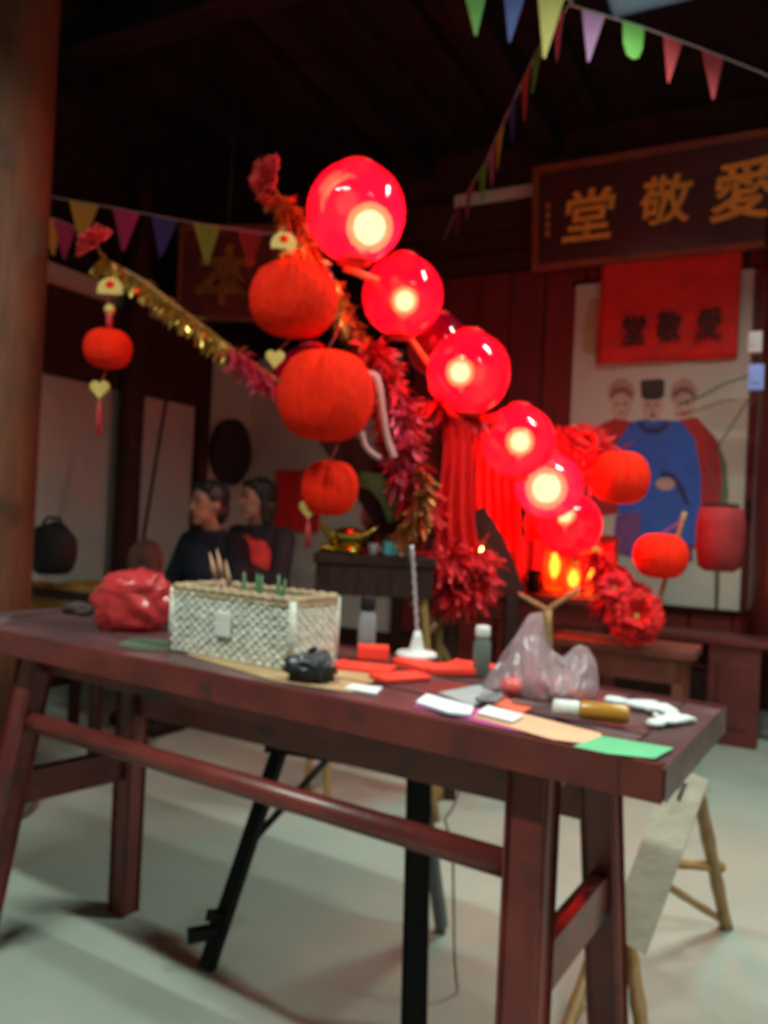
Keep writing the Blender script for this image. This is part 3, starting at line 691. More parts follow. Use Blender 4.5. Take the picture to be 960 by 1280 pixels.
for i, (px, py, r_, col_) in enumerate(((640, 872, .020, (.70, .10, .10)), (664, 866, .024, (.66, .16, .20)), (688, 872, .020, (.72, .06, .08)), (704, 866, .018, (.80, .22, .10)), (650, 860, .02, (.62, .2, .22)))):
    q = tt(px, py) + UP * (r_ * .95 + .004); mb = MB()
    mb.ell(q, (r_ * 1.15, r_, r_ * .95)); mb.caps(q + UP * r_ * .9, q + UP * r_ * 1.25, .003, .002, 8)
    tag(mb.build('red_sweet', mat('sweet' + str(i), col_, .4, var=.2, scale=20), origin=q), 'red wrapped sweet inside the clear plastic bag', 'sweet', 'sweets in the clear bag')

# ------------------------------------------------------------------ under and behind the table
# black folding trestle
def pz(px, Y, z):      # point at given pixel column, depth and height
    p_ = at(px, 650, Y); q = at(px, 900, Y); t = (z - p_.z) / (q.z - p_.z); r_ = p_.lerp(q, t); return r_
fA = onz(258, 1212, 0); fB = onz(517, 1292, 0)
e = empty('folding_trestle', (fA + fB) / 2, 0, 'black folding trestle standing in the gloom under the red table', 'trestle')
tA = at(352, 930, fA.y + .22); tB = at(524, 955, fB.y + .12)
MB().bar(tA, fA, .042, .03, bev=.005).build('leg', m_black, e); MB().bar(tB, fB, .05, .032, bev=.005).build('leg', m_black, e)
t2 = at(408, 950, 2.36); m2 = fA.lerp(tA, .52)
MB().bar(t2, m2, .018, .014, bev=.003).build('brace', m_black, e)
s0 = fA.lerp(tA, .16)
MB().bar(at(236, 1170, s0.y - .02), s0 + (s0 - at(236, 1170, s0.y - .02)) * .15, .03, .022, bev=.004).build('foot_bar', m_black, e)
s1 = fA.lerp(tA, .22); MB().bar(at(262, 1146, s1.y - .03), s1, .025, .02, bev=.004).build('foot_bar', m_black, e)
# top beam is hidden behind the table apron
MB().bar(tA + (tA - tB) * .08, tB + (tB - tA) * .08, .05, .04, bev=.005).build('top_beam', m_black, e)
# second pair of legs, behind
fC = fA + Vector((.34, .36, 0)); fD = fB + Vector((.12, .34, 0)); 
MB().bar(tB + Vector((0, .03, 0)), pz(552, fB.y + .45, .012), .024, .022, bev=.004).build('rear_leg', mat('grey_metal', (.16, .17, .18), .5), e)
mb = MB().tube([at(575, 985, 2.1), at(566, 1010, 2.05), at(556, 1024, 2.02), at(566, 1060, 2.0), at(568, 1200, 1.95), onz(572, 1240, 0.004)], .0028, 6)
tag(mb.build('dangling_wire', m_wire), 'thin wire dangling to the floor under the red table', 'wire')
# pale bench plank and bamboo trestle at the table's end
pa, pb_ = at(862, 966, 1.96), at(783, 1180, 1.84)
d = (pb_ - pa).normalized(); side_ = Vector((.62, .05, .62)); side_ = (side_ - d * side_.dot(d)).normalized(); nn = d.cross(side_).normalized()
if nn.y > 0: nn = -nn
w2 = .046; L = (pb_ - pa).length
e = empty('bench_plank', pb_, 0, 'pale bare wooden plank with a slot leaning beside the table end', 'plank')
ring = [(0, -w2 * .8), (0, w2 * .8), (.02, w2), (L, w2 * .85), (L, -w2 * .85), (.02, -w2)]
# plank with a real slot: built from four pieces around the opening
def pk(x0, x1, y0, y1, nm='board'): mbp.prism([(x0, y0), (x1, y0), (x1, y1), (x0, y1)], pa, d, side_, nn, -.012, .012)
mbp = MB(); pk(0, .03, -w2, w2); pk(.03, .075, -w2, -.008); pk(.03, .075, .008, w2); pk(.075, L, -w2, w2); mbp.build('board', m_pale, e)
MB().tube([pa + d * .03 + nn * .013, pa + d * .075 + nn * .013], .004, 6).build('peg', m_darkwood, e)
e = empty('bamboo_trestle', onz(800, 1300, 0), 0, 'low bamboo trestle carrying the pale plank', 'trestle')
bj = at(786, 1172, 1.93)
def bam(a_, b__, r_, par, nm='leg'):
    n = 12; MB().tube([a_.lerp(b__, j / n) for j in range(n + 1)], [r_ * (1.14 if j % 4 == 0 else 1.0) for j in range(n + 1)], 10).build(nm, m_bamboo, par)
bam(at(782, 1150, 1.95), onz(806, 1312, 0) , .018, e); bam(at(752, 1166, 1.97), onz(702, 1306, 0), .016, e)
bam(at(872, 985, 2.12), onz(908, 1160, 0) , .018, e); bam(at(828, 1078, 2.2), at(903, 1084, 2.26), .013, e, 'rung')
bam(at(826, 1102, 2.18), onz(905, 1152, .02), .011, e, 'rung'); bam(at(782, 1150, 1.95), at(872, 985, 2.12), .014, e, 'rail')
# altar furniture -----------------------------------------------------------
def altar(name, s0, s1, n0, n1, ztop, m, label, legw=.06, panel=None):
    P = W0 + WX * (s0 + s1) / 2 - WN * (n0 + n1) / 2
    e = empty(name, P, R(-27.5), label, 'table')
    wbox(s0 - .05, s1 + .05, n0 - .0, n1 + .03, ztop - .04, ztop, bev=.006).build('top', m, e)
    wbox(s0, s1, n1 - .03, n1, ztop - .16, ztop - .041, bev=.004).build('front_apron', m, e)
    wbox(s0, s1, n0, n0 + .03, ztop - .16, ztop - .041, bev=.004).build('back_apron', m, e)
    for ss in (s0, s1 - legw):
        for n in (n0, n1 - legw): wbox(ss, ss + legw, n, n + legw, 0, ztop - .041, bev=.005).build('leg', m, e)
    if panel:
        for a_ in panel: wbox(a_[0], a_[1], n1 - .025, n1 - .005, a_[2], a_[3], bev=.006).build('panel', m, e)
    return e
def ntop(px, py, n):    # height where a sight line meets the plane n in front of the wall
    return wl(px, py, n)
nC = .42
zC = ntop(905, 797, .62).z; sC0, sC1 = ws(ntop(886, 800, .62)), ws(ntop(952, 800, .62))
e = empty('altar_table', W0 + WX * 0 - WN * .5, R(-27.5), 'long dark red altar table with a solid end panel under the portrait', 'table')
wbox(ws(wl(640, 700, .62)), sC1 + .35, .36, .64, zC - .04, zC, bev=.006).build('top', m_redtable, e)
wbox(sC0, sC1, .38, .61, 0, zC - .041, bev=.01).build('end_panel', m_redtable, e)
wbox(sC0 + .05, sC1 - .05, .605, .622, .1, zC - .14, bev=.008).build('raised_panel', m_redtable, e)
wbox(ws(wl(645, 700, .62)), sC0, .40, .44, zC - .2, zC - .041, bev=.006).build('apron', m_darkwood, e)
wbox(ws(wl(645, 700, .62)), ws(wl(645, 700, .62)) + .25, .38, .61, 0, zC - .041, bev=.01).build('end_panel', m_redtable, e)
# offering table (left, tall) and low bench (right)
nB = 1.02
sA0, sA1 = ws(wl(560, 745, 1.25)), ws(wl(752, 742, 1.25)); zA_ = wl(655, 741, 1.25).z
altar('offering_table', sA0, sA1, .80, 1.25, zA_, m_redtable, 'dark red offering table carrying the red lamps', panel=[(sA0 + .07, sA0 + .28, zA_ - .5, zA_ - .17), (sA0 + .30, sA1 - .30, zA_ - .5, zA_ - .17), (sA1 - .28, sA1 - .07, zA_ - .5, zA_ - .17)])
sB0, sB1 = ws(wl(700, 812, 1.62)), ws(wl(856, 806, 1.62)); zB_ = wl(780, 805, 1.62).z
altar('low_bench', sB0, sB1, 1.34, 1.62, zB_, mat('bench_wood', (.16, .035, .02), .5, var=.3), 'low reddish wooden bench in front of the portrait', .05)

# red lamps on the offering table
def lamp(px, pyb, n, hpx, lab, r_=.045):
    b0 = wl(px, pyb, n); b0 = Vector((b0.x, b0.y, zA_)); h = hpx * b0.y / FPX
    e = empty('red_lamp', b0 + UP * .0008, 0, lab, 'lamp', 'red lamps on the offering table')
    MB().lathe([(r_ * 1.1, .001), (r_ * 1.15, .012), (r_ * .8, .022), (r_ * .5, .03)], b0, 20).build('base', m_goldpaint, e)
    MB().lathe([(r_ * .75, .03), (r_, .05), (r_ * 1.02, h * .6), (r_ * .85, h * .92), (r_ * .8, h)], b0, 24).build('shade', m_redglass, e)
    MB().lathe([(r_ * .9, h), (r_ * .9, h + .012), (r_ * .3, h + .03), (.004, h + .04)], b0, 20).build('cap', m_goldpaint, e)
    MB().lathe([(.006, h * .28), (.024, h * .40), (.030, h * .55), (.019, h * .74), (.002, h * .90)], b0, 14).build('flame_bulb', m_flame, e)
lamp(692, 735, 1.05, 62, 'tallest red glass lamp glowing on the offering table', .062)
lamp(716, 738, 1.15, 38, 'short red glass lamp between two taller ones', .04)
lamp(741, 738, 1.08, 55, 'red glass lamp at the bench side of the offering table', .045)
b0 = wl(667, 738, 1.14); b0.z = zA_ + .0008
e = empty('incense_cup', b0, 0, 'small dark incense cup in front of the glowing lamps', 'cup')
MB().lathe([(.03, 0), (.036, .01), (.034, .09), (.042, .12), (.038, .12), (.03, .05)], b0, 20).build('body', m_black, e); 
for k_ in (-1, 1): MB().tube([b0 + Vector((.038 * k_, 0, .10)), b0 + Vector((.058 * k_, 0, .09)), b0 + Vector((.05 * k_, 0, .05)), b0 + Vector((.036 * k_, 0, .04))], .005, 6).build('handle', m_black, e)
# red silk screen behind lamps
a0, a1 = ws(wl(645, 700, .88)), ws(wl(768, 700, .88)); zs = wl(700, 668, .88).z
e = empty('silk_screen', W0 + WX * (a0 + a1) / 2 - WN * .88 + UP * (zA_ + .0005), R(-27.5), 'red silk screen standing behind the lamps on the offering table', 'screen')
MB().grid(lambda u, v: W0 + WX * (a0 + (a1 - a0) * u) - WN * (.88 + .012 * math.sin(u * 40)) + UP * (zA_ + .03 + (zs - zA_ - .05) * v), 48, 6).build('silk', m_redsilk, e, solid=.004)
wbox(a0 - .02, a1 + .02, .865, .895, zs - .02, zs + .01, bev=.004).build('frame_bar', m_redtable, e); wbox(a0 - .02, a1 + .02, .84, .92, zA_ + .0008, zA_ + .025, bev=.004).build('frame_bar', m_redtable, e)
for a_ in (a0 - .02, a1): wbox(a_, a_ + .02, .865, .895, zA_ + .025, zs - .02, bev=.003).build('frame_bar', m_redtable, e)

# ------------------------------------------------------------------ lantern float
m_neck = mat('carved_dark_red_wood', (.05, .010, .008), .7, var=.3, spec=.2)
fe = empty('float_frame', ground(470, 3.15), 0, 'tall timber float frame carrying the lanterns, flowers and tinsel', 'frame')
# platform
pl0, pl1 = at(392, 700, 3.02), at(545, 706, 3.02); zP = pl0.z + .03
cpl = (pl0 + pl1) / 2; wp = (pl1 - pl0).length
MB().box((cpl.x, 3.17, zP - .02), (wp, .34, .04), None, .006).build('platform_top', m_darkwood, fe)
MB().box((cpl.x, 3.02, zP - .10), (wp - .02, .02, .118), None, .004).build('platform_front', m_darkwood, fe)
MB().box((cpl.x, 3.32, zP - .10), (wp - .02, .02, .118), None, .004).build('platform_back', m_darkwood, fe)
legz = zP - .05
for px, yy, pxb in ((404, 3.04, 413), (528, 3.04, 548), (404, 3.30, 385), (528, 3.30, 552)):
    b0 = at(px, 700, yy); b0.z = legz; f0 = onz(pxb, 900, 0); f0 = ground(pxb, yy + .06)
    t_ = (650, 1000)
    q = at(pxb, 960, yy + .06); f0 = Vector((q.x, q.y, 0)); bam(b0, f0, .015, fe, 'leg')
bam(pz(545, 3.10, .78), pz(413, 3.1, .30), .012, fe, 'brace')
# curved neck that carries the tinsel
neck = [at(372, 262, 2.98), at(385, 300, 3.0), at(412, 350, 3.03), at(446, 430, 3.08), at(476, 510, 3.12), at(500, 590, 3.16), at(512, 660, 3.18), at(516, 700, 3.18)]
MB().tube(neck, [.012, .016, .02, .03, .04, .05, .055, .055], 14).build('curved_neck', mat('neck_wood', (.14, .02, .012), .5, var=.3), fe)
# side arms
arm1 = [at(128, 322, 2.92), at(180, 352, 2.95), at(240, 398, 2.99), at(300, 445, 3.03), at(345, 476, 3.06), at(474, 512, 3.12)]
MB().tube(arm1, [.006, .008, .009, .010, .012, .014], 10).build('arm', m_bamboo, fe)
arm2 = [at(344, 238, 2.86), at(362, 265, 2.9), at(390, 320, 2.96), at(430, 396, 3.05)]
MB().tube(arm2, [.006, .008, .010, .012], 10).build('arm', m_bamboo, fe)
arm3 = [at(424, 556, 2.98), at(455, 590, 3.04), at(500, 640, 3.14)]
def board_path(pts, w, th, nm, m, par, wfun=lambda t: 1):
    mb = MB(); n = len(pts); vs = []
    for i, p_ in enumerate(pts):
        t = (pts[min(i + 1, n - 1)] - pts[max(i - 1, 0)]).normalized(); nrm = Vector((0, -1, 0)); x = t.cross(nrm).normalized(); ww = w * wfun(i / (n - 1))
        vs += [p_ + x * ww + nrm * th, p_ - x * ww + nrm * th, p_ - x * ww - nrm * th, p_ + x * ww - nrm * th]
    fs = [(0, 1, 2, 3), tuple(4 * (n - 1) + k_ for k_ in (3, 2, 1, 0))]
    for i in range(n - 1):
        for k_ in range(4): fs.append((4 * i + k_, 4 * i + (k_ + 1) % 4, 4 * i + 4 + (k_ + 1) % 4, 4 * i + 4 + k_))
    mb.add(vs, fs); return mb.build(nm, m, par)
board_path([at(412, 540, 3.06), at(440, 572, 3.07), at(466, 605, 3.09), at(485, 640, 3.11), at(498, 688, 3.12)], .075, .02, 'carved_board', m_neck, fe, lambda t: .75 + .35 * math.sin(t * 3.1))
board_path([at(448, 598, 3.02), at(470, 603, 3.02), at(486, 622, 3.03), at(494, 652, 3.05)], .038, .008, 'olive_leaf', mat('olive_cloth', (.085, .095, .025), .7, var=.2), fe, lambda t: .5 + .5 * math.sin(.5 + t * 2.2))
# spine that carries the glowing globes down to the offering table
SP = [at(430, 335, 2.95), at(470, 350, 3.02), at(510, 420, 3.38), at(560, 490, 3.46), at(612, 548, 3.62), at(660, 605, 3.8), at(700, 655, 3.92), at(722, 690, 3.98)]
MB().tube(SP, .014, 10).build('spine_pole', m_bamboo, fe)
strut = board_path([at(592, 640, 3.4), at(612, 672, 3.4), at(628, 705, 3.4), at(640, 742, 3.4)], .05, .015, 'strut', m_neck, fe)
q0 = at(640, 742, 3.4); MB().bar(q0, Vector((q0.x, q0.y, 0)), .05, .04).build('strut_post', m_darkwood, fe)
MB().bar(at(566, 540, 3.36), pz(560, 3.36, 0), .05, .05).build('rear_post', m_darkwood, fe)
# forked bamboo stands
for fx, fy, lab, arms in ((548, 3.34, 'forked bamboo stand crossing behind the silver rod', [((512, 752), (540, 778)), ((590, 728), (548, 782))]), (688, 3.45, 'forked bamboo stand rising behind the clear plastic bag', [((646, 742), (672, 762)), ((724, 736), (690, 760))])):
    g0 = pz(fx, fy, 0); e = empty('forked_stand', g0, 0, lab, 'stand')
    if fx < 600: fork = at(548, 780, fy); bam(at(530, 758, fy), at(570, 850, fy), .014, e, 'cross_stick')
    else: fork = at(684, 762, fy)
    bam(fork, g0 + Vector((.0, 0, .0)), .020, e, 'post')
    for p0_, p1_ in arms: bam(at(*p0_, fy), fork, .011, e, 'prong')
# glowing globes
def globe(px, py, rpx, Y, lab, lit=1.0, bpx=None, grp='glowing globe lanterns on the sloping pole', br=.05):
    c = at(px, py, Y); r_ = rpx * Y / FPX
    e = empty('globe_lantern', c - UP * r_, 0, lab, 'lantern', grp)
    mb = MB().ell(c, r_, nu=40, nv=24); mb.build('globe', m_globe, e)
    MB().lathe([(r_ * .30, r_ * .94), (r_ * .32, r_ * 1.0), (r_ * .22, r_ * 1.06), (.008, r_ * 1.1)], c, 20).build('cap', m_redfoil, e)
    MB().lathe([(r_ * .22, -r_ * 1.06), (r_ * .34, -r_ * 1.02), (r_ * .32, -r_ * .93)], c, 20).build('collar', m_redfoil, e)
    bc = at(*bpx, Y) if bpx else c
    if lit:
        bprof = [(.35, -1.0), (.7, -.75), (.93, -.4), (1, 0), (.93, .4), (.75, .68), (.42, .92), (.05, 1)]
        bl_o = MB().lathe([(br * 1.15 * a, br * 1.15 * b) for a, b in bprof], bc, 24).build('bulb', m_bulb_halo, e)  # outer shell stands in for the bloom around the core
        MB().lathe([(br * .80 * a, br * .80 * b) for a, b in bprof], bc, 18).build('glowing_core', m_bulb, bl_o)
        MB().tube([Vector((bc.x, bc.y, bc.z - br * 1.1)), Vector((c.x, c.y, c.z - r_ * .96))], .010, 8).build('socket', m_metalcap, bl_o)
    return e
globe(445, 266, 62, 2.77, 'topmost and largest glowing red globe lantern', 1, (462, 284), br=.072)
globe(503, 370, 51, 3.15, 'glowing red globe lantern just below the topmost one', 1, (506, 376), br=.048)
globe(548, 432, 40, 3.62, 'unlit red globe lantern squeezed between two glowing ones', 0)
globe(586, 466, 52, 3.3, 'glowing red globe lantern halfway down the sloping pole', 1, (575, 465), br=.052)
globe(648, 552, 46, 3.55, 'glowing red globe lantern above the lowest cluster', 1, (650, 552), br=.055)
globe(686, 607, 42, 3.72, 'brightest red globe lantern in the lowest cluster', 1, (683, 610), br=.085)
globe(712, 656, 40, 3.9, 'lowest glowing red globe lantern beside the red silk screen', 1, (706, 643), br=.045)
globe(388, 482, 50, 3.22, 'unlit glossy red globe lantern behind the large honeycomb ball', 0)
b0 = at(599, 686, 3.38)
e = empty('pilot_bulb', b0, 0, 'tiny glowing bulb among the red tinsel', 'bulb')
MB().lathe([(.004, -.02), (.012, -.012), (.015, .0), (.011, .014), (.002, .022)], b0, 14).build('glass', m_flame, e); MB().tube([b0 - UP * .018, b0 - UP * .05], .008, 8).build('socket', m_metalcap, e)
# honeycomb paper lanterns
def honey(px, py, rx, ry, Y, lab, charm=None, heart=None, tassel=None, hang=None, grp='honeycomb paper lanterns on the float'):
    c = at(px, py, Y); k_ = Y / FPX; r_ = rx * k_; h = ry * k_
    e = empty('honeycomb_lantern', c - UP * h, 0, lab, 'lantern', grp)
    n = 96; nv = 26; pr_ = []
    for i in range(nv + 1):
        b = -math.pi / 2 + math.pi * i / nv; pr_.append((max(.004, r_ * math.cos(b) ** .85 if math.cos(b) > 0 else .004), h * math.sin(b) * (1 - .10 * math.cos(b) ** 0 * (abs(math.sin(b)) ** 6))))
    def fn(a, z): 
        return (1 - .055 * abs(math.sin(a * 14 + .2 * math.sin(3 * a))) ** .7) * (1 - .10 * math.exp(-((a - 4.55) / .13) ** 2)) * (1 + .02 * math.sin(z / h * 18 + (int(a * 24 / math.pi) % 2) * math.pi))
    MB().lathe(pr_, c, n, None, fn).build('paper_ball', m_redpaper, e)
    top = c + UP * h
    if hang:
        hp = at(*hang); MB().tube([top - UP * .01, hp], .0025, 6).build('cord', mat('red_cord', (.45, .05, .04), .7), e)
    if charm:
        q = at(*charm, Y - .01); w = 16 * k_
        MB().prism([(-w, -w * .5)] + [(w * math.cos(a), w * .9 * math.sin(a) - w * .1) for a in [R(180 - 18 * i) for i in range(11)]] + [(w, -w * .5)], q, (1, 0, 0), (0, 0, 1), (0, -1, 0), -.004, .004).build('gold_charm', m_goldmatte, e); charm_o = bpy.context.scene.collection.objects[-1]
        MB().ell(q + Vector((0, -.006, w * .25)), (w * .35, .004, w * .3)).build('red_gem', m_redpaper, charm_o)
        q2 = q.lerp(top, .55); MB().ell(q2, 7 * k_).build('gold_bead', m_goldmatte, e)
        MB().tube([q2, top], 4 * k_, 8).build('neck_cord', m_tassel, e)
    if heart:
        q = at(*heart, Y - .005); w = 12 * k_
        pts = [(w * .062 * 16 * math.sin(t) ** 3, w * .068 * (13 * math.cos(t) - 5 * math.cos(2 * t) - 2 * math.cos(3 * t) - math.cos(4 * t))) for t in [2 * math.pi * i / 28 for i in range(28)]]
        MB().prism(pts, q, (1, 0, 0), (0, 0, 1), (0, -1, 0), -.006, .006).build('gold_heart', m_goldmatte, e)
        MB().tube([c - UP * h * .95, q + UP * w * .5], .003, 6).build('cord', mat('red_cord', 0), e)
        if tassel:
            mb = MB(); t1 = at(*tassel, Y - .005); b_ = q - UP * w
            random.seed(int(px))
            for i in range(16):
                a = 2 * math.pi * i / 16; o_ = Vector((math.cos(a), math.sin(a), 0))
                mb.tube([b_, b_.lerp(t1, .3) + o_ * 2.5 * k_, t1 + o_ * (4 * k_)], .0018, 4)
            mb.build('tassel', m_tassel, e)
    return e
honey(135, 436, 30, 27, 2.9, 'small round red honeycomb lantern with gold heart and tassel by the brown pillar', (138, 360), (125, 486), (123, 545), (134, 330, 2.92))
honey(367, 375, 56, 50, 2.72, 'large red honeycomb lantern under the upper flower with a gold charm', (355, 303), (344, 448), None, (358, 262, 2.85))
honey(407, 495, 61, 62, 2.74, 'largest red honeycomb lantern with a deep vertical crease', hang=(432, 396, 3.03))
honey(412, 610, 36, 38, 2.92, 'red honeycomb lantern hanging just above the gold ingot', None, (386, 636), (385, 684), (424, 552, 3.05))
honey(776, 597, 36, 36, 3.55, 'red honeycomb lantern in front of the blue robe', hang=(752, 548, 3.93))
honey(826, 695, 34, 31, 3.6, 'red honeycomb lantern hanging at the hem of the blue robe', hang=(850, 652, 3.66))
# dark red barrel lantern by the pillar
c = at(900, 674, 4.0); k_ = 4.0 / FPX; e = empty('barrel_lantern', c - UP * 40 * k_, 0, 'dull dark red barrel lantern in front of the portrait edge', 'lantern')
m_dl = mat('dark_red_cloth', (.24, .010, .014), .8, var=.2, scale=10)
MB().lathe([(18 * k_, -40 * k_), (26 * k_, -34 * k_), (29 * k_, -10 * k_), (29 * k_, 18 * k_), (27 * k_, 38 * k_), (20 * k_, 40 * k_)], c, 32, None, lambda a, z: 1 - .03 * abs(math.sin(a * 6))).build('shade', m_dl, e)
MB().lathe([(20 * k_, 38 * k_), (21 * k_, 44 * k_), (4 * k_, 46 * k_)], c, 20).build('cap', m_darkwood, e); MB().tube([c - UP * 40 * k_, c - UP * 88 * k_], .006, 6).build('tail_cord', m_wire, e)
MB().tube([c + UP * 44 * k_, c + UP * 100 * k_ + Vector((.04, .3, 0)), wl(935, 500, .50)], .004, 6).build('hanging_cord', m_wire, e)
# red paper flowers
def flower(c, R_, axis, lab, m=m_flower, nm='paper_flower', rings=4, stem=None, flatk=.55, par_kind='flower', seed=1):
    random.seed(seed); c = Vector(c); ax = Vector(axis).normalized(); x = ax.orthogonal().normalized(); y = ax.cross(x)
    e = empty(nm, c - UP * R_ * .2, 0, lab, par_kind)
    mb = MB()
    for r_ in range(rings):
        f = (r_ + 1) / rings; n = 5 + 3 * r_
        for i in range(n):
            a = 2 * math.pi * (i + random.random() * .5) / n; d = x * math.cos(a) + y * math.sin(a); tdir = ax.cross(d)
            L = R_ * (.35 + .65 * f) * random.uniform(.85, 1.1); rise = R_ * flatk * (1 - f) + R_ * .1; w = R_ * .42
            tw = random.uniform(-.3, .3)
            mb.grid(lambda u, v: c + d * (L * v) + ax * (rise * math.sin(v * 1.6) + R_ * .08 * math.sin(u * 9 + i) * v + .25 * R_ * (1 - f) * v) + tdir * ((u - .5) * 2 * w * (v ** .6) + tw * R_ * .2 * v), 6, 5)
    mb.build('petals', m, e, solid=.001)
    MB().ell(c + ax * R_ * .15, R_ * .16).build('centre', m_goldmatte, e)
    if stem: MB().tube([c, stem], .005, 6).build('stem', m_bamboo, e)
    return e
flower(at(121, 306, 2.9), .078, (-.55, -.55, .75), 'red paper flower on the arm tip by the brown pillar', stem=arm1[0], seed=2)
flower(at(338, 224, 2.84), .085, (-.8, -.5, .1), 'red paper flower at the top of the upper arm', stem=arm2[0], seed=3)
# bow and red cloth flowers near the low bench
m_bow = mat('red_satin', (.55, .012, .012), .7, var=.25, scale=8, spec=.2)
flower(at(795, 772, 3.55), .125, (-.2, -.9, .35), 'large red satin rosette on the low bench', m_bow, 'satin_rosette', 4, at(800, 802, 3.6), .7, 'rosette', 5)
flower(at(768, 736, 3.6), .085, (-.3, -.9, .3), 'medium red satin rosette above the large one', mat('red_satin2', (.60, .02, .03), .7, var=.25, spec=.2), 'satin_rosette', 3, at(790, 772, 3.6), .7, 'rosette', 6)
flower(at(730, 560, 3.95), .12, (-.2, -.9, .3), 'red satin rosette pinned in front of the red robe', m_bow, 'satin_rosette', 4, at(700, 600, 3.9), .6, 'rosette', 7)
pe = at(808, 800, 3.66); pe.z = zB_ + .004
e = empty('bamboo_prop', pe, 0, 'short slanting bamboo prop standing on the low bench', 'stick'); bam(at(856, 640, 3.66), pe, .011, e, 'cane'); MB().ell(pe + UP * .006, (.02, .02, .006)).build('foot_knob', m_bamboo, e)
# tinsel
def tinsel(name, path, n, L0, L1, w, m, lab, droop=.6, seed=1, rad=1.0, core=True):
    random.seed(seed); mb = MB(); m_ = len(path) - 1
    for i in range(n):
        t = random.random() * m_; k_ = min(int(t), m_ - 1); p_ = path[k_].lerp(path[k_ + 1], t - k_)
        d = Vector((random.gauss(0, 1), random.gauss(0, 1), random.gauss(0, .7))).normalized() * rad; d.z -= droop; d.normalize()
        L = random.uniform(L0, L1); s_ = d.cross(Vector((random.gauss(0, 1), random.gauss(0, 1), random.gauss(0, 1)))).normalized() * w * random.uniform(.6, 1.2)
        g = Vector((0, 0, -L * .35 * droop)); a0_, a1_, a2_ = p_, p_ + d * L * .5 + g * .25, p_ + d * L + g
        tw = s_.cross(d) * .8
        mb.add([a0_ - s_ * .4, a0_ + s_ * .4, a1_ + s_ + tw, a1_ - s_ - tw, a2_ + s_ * .6, a2_ - s_ * .6], [(0, 1, 2, 3), (3, 2, 4, 5)])
    if core: mb.tube(path, .005, 6)
    o_ = mb.build(name, m, origin=path[0], normals=False); return tag(o_, lab, 'tinsel')
tinsel('gold_tinsel', arm1[:4], 420, .035, .075, .0065, m_gold, 'glittering gold tinsel wrapped along the arm by the brown pillar', .9, 1)
tinsel('pink_tinsel', [at(288, 436, 3.02), at(312, 452, 3.03), at(345, 478, 3.05)], 260, .04, .085, .005, m_pinkfoil, 'pink tinsel at the inner end of the gold tinsel arm', .8, 2)
tinsel('bronze_tinsel', [at(348, 245, 2.86), at(368, 272, 2.9), at(392, 322, 2.95), at(432, 390, 3.02), at(458, 440, 3.06)], 700, .035, .08, .006, m_bronze, 'bronze tinsel wound down the upper arm and neck', .6, 3)
tinsel('gold_tinsel', [at(352, 318, 2.86), at(378, 300, 2.88), at(430, 400, 2.95), at(420, 350, 2.93)], 160, .03, .06, .006, m_gold, 'sparse gold tinsel around the upper honeycomb lantern', .6, 4)
tinsel('red_tinsel', [at(458, 430, 3.04), at(485, 470, 3.05), at(500, 530, 3.06), at(515, 590, 3.06), at(522, 640, 3.08)], 1500, .05, .14, .008, m_redfoil, 'thick red tinsel covering the curved neck of the float', .5, 5)
tinsel('pink_tinsel', [at(490, 480, 2.98), at(510, 540, 2.98), at(500, 600, 3.0)], 240, .04, .10, .007, m_pinkfoil, 'short pink tinsel strands among the thick red tinsel', .6, 15)
tinsel('bronze_tinsel', [at(530, 590, 3.0), at(525, 640, 3.0), at(500, 670, 3.02)], 240, .03, .08, .007, m_bronze, 'bronze tinsel near the foot of the curved neck', .7, 16)
tinsel('red_tinsel', [at(535, 690, 3.1), at(560, 700, 3.12), at(600, 690, 3.2), at(592, 730, 3.2), at(560, 735, 3.15)], 1100, .05, .13, .010, m_redfoil, 'heap of red tinsel beside the dark platform', .6, 6)
tinsel('red_tinsel', [at(690, 540, 3.9), at(725, 548, 3.95), at(770, 570, 3.9), at(740, 590, 3.9)], 700, .05, .14, .009, m_redfoil, 'red tinsel swag in front of the portrait', .5, 7)
tinsel('red_tinsel', [at(745, 690, 3.75), at(770, 720, 3.7), at(800, 745, 3.62), at(755, 745, 3.7)], 700, .05, .13, .010, m_redfoil, 'red tinsel swag above the low bench', .6, 8)
tinsel('red_tinsel', [at(545, 500, 3.3), at(560, 515, 3.32), at(610, 520, 3.4)], 420, .05, .12, .009, m_redfoil, 'red tinsel under the halfway globe lantern', .6, 9)
# red cloth drapes
def drape(px0, px1, y0, y1, Y, lab, m=m_redsilk, folds=5, amp=.018, taper=.75, seed=0):
    def fn(u, v):
        xx0 = px0 + (px1 - px0) * (.5 + (u - .5) * (taper + (1 - taper) * v)); q = at(xx0, y0 + (y1 - y0) * v + 6 * math.sin(u * 7 + seed), Y)
        return q + Vector((.006 * math.sin(v * 9 + seed), -amp * math.cos(u * folds * 2 * math.pi + seed + v * .8) * (.5 + .5 * v), 0))
    mb = MB().grid(fn, folds * 10, 18); o_ = mb.build('red_drape', m, origin=at((px0 + px1) / 2, y1, Y), solid=.003); return tag(o_, lab, 'drape', None)
drape(542, 600, 526, 736, 3.28, 'bright red silk drape hanging below the halfway globe', folds=3, taper=.55)
drape(586, 652, 530, 735, 3.90, 'broad red silk drape behind the dark slanting strut', folds=5, taper=.8, seed=2)
drape(655, 750, 632, 672, 4.02, 'short red silk valance over the red lamps', folds=6, amp=.02, taper=.95, seed=1)
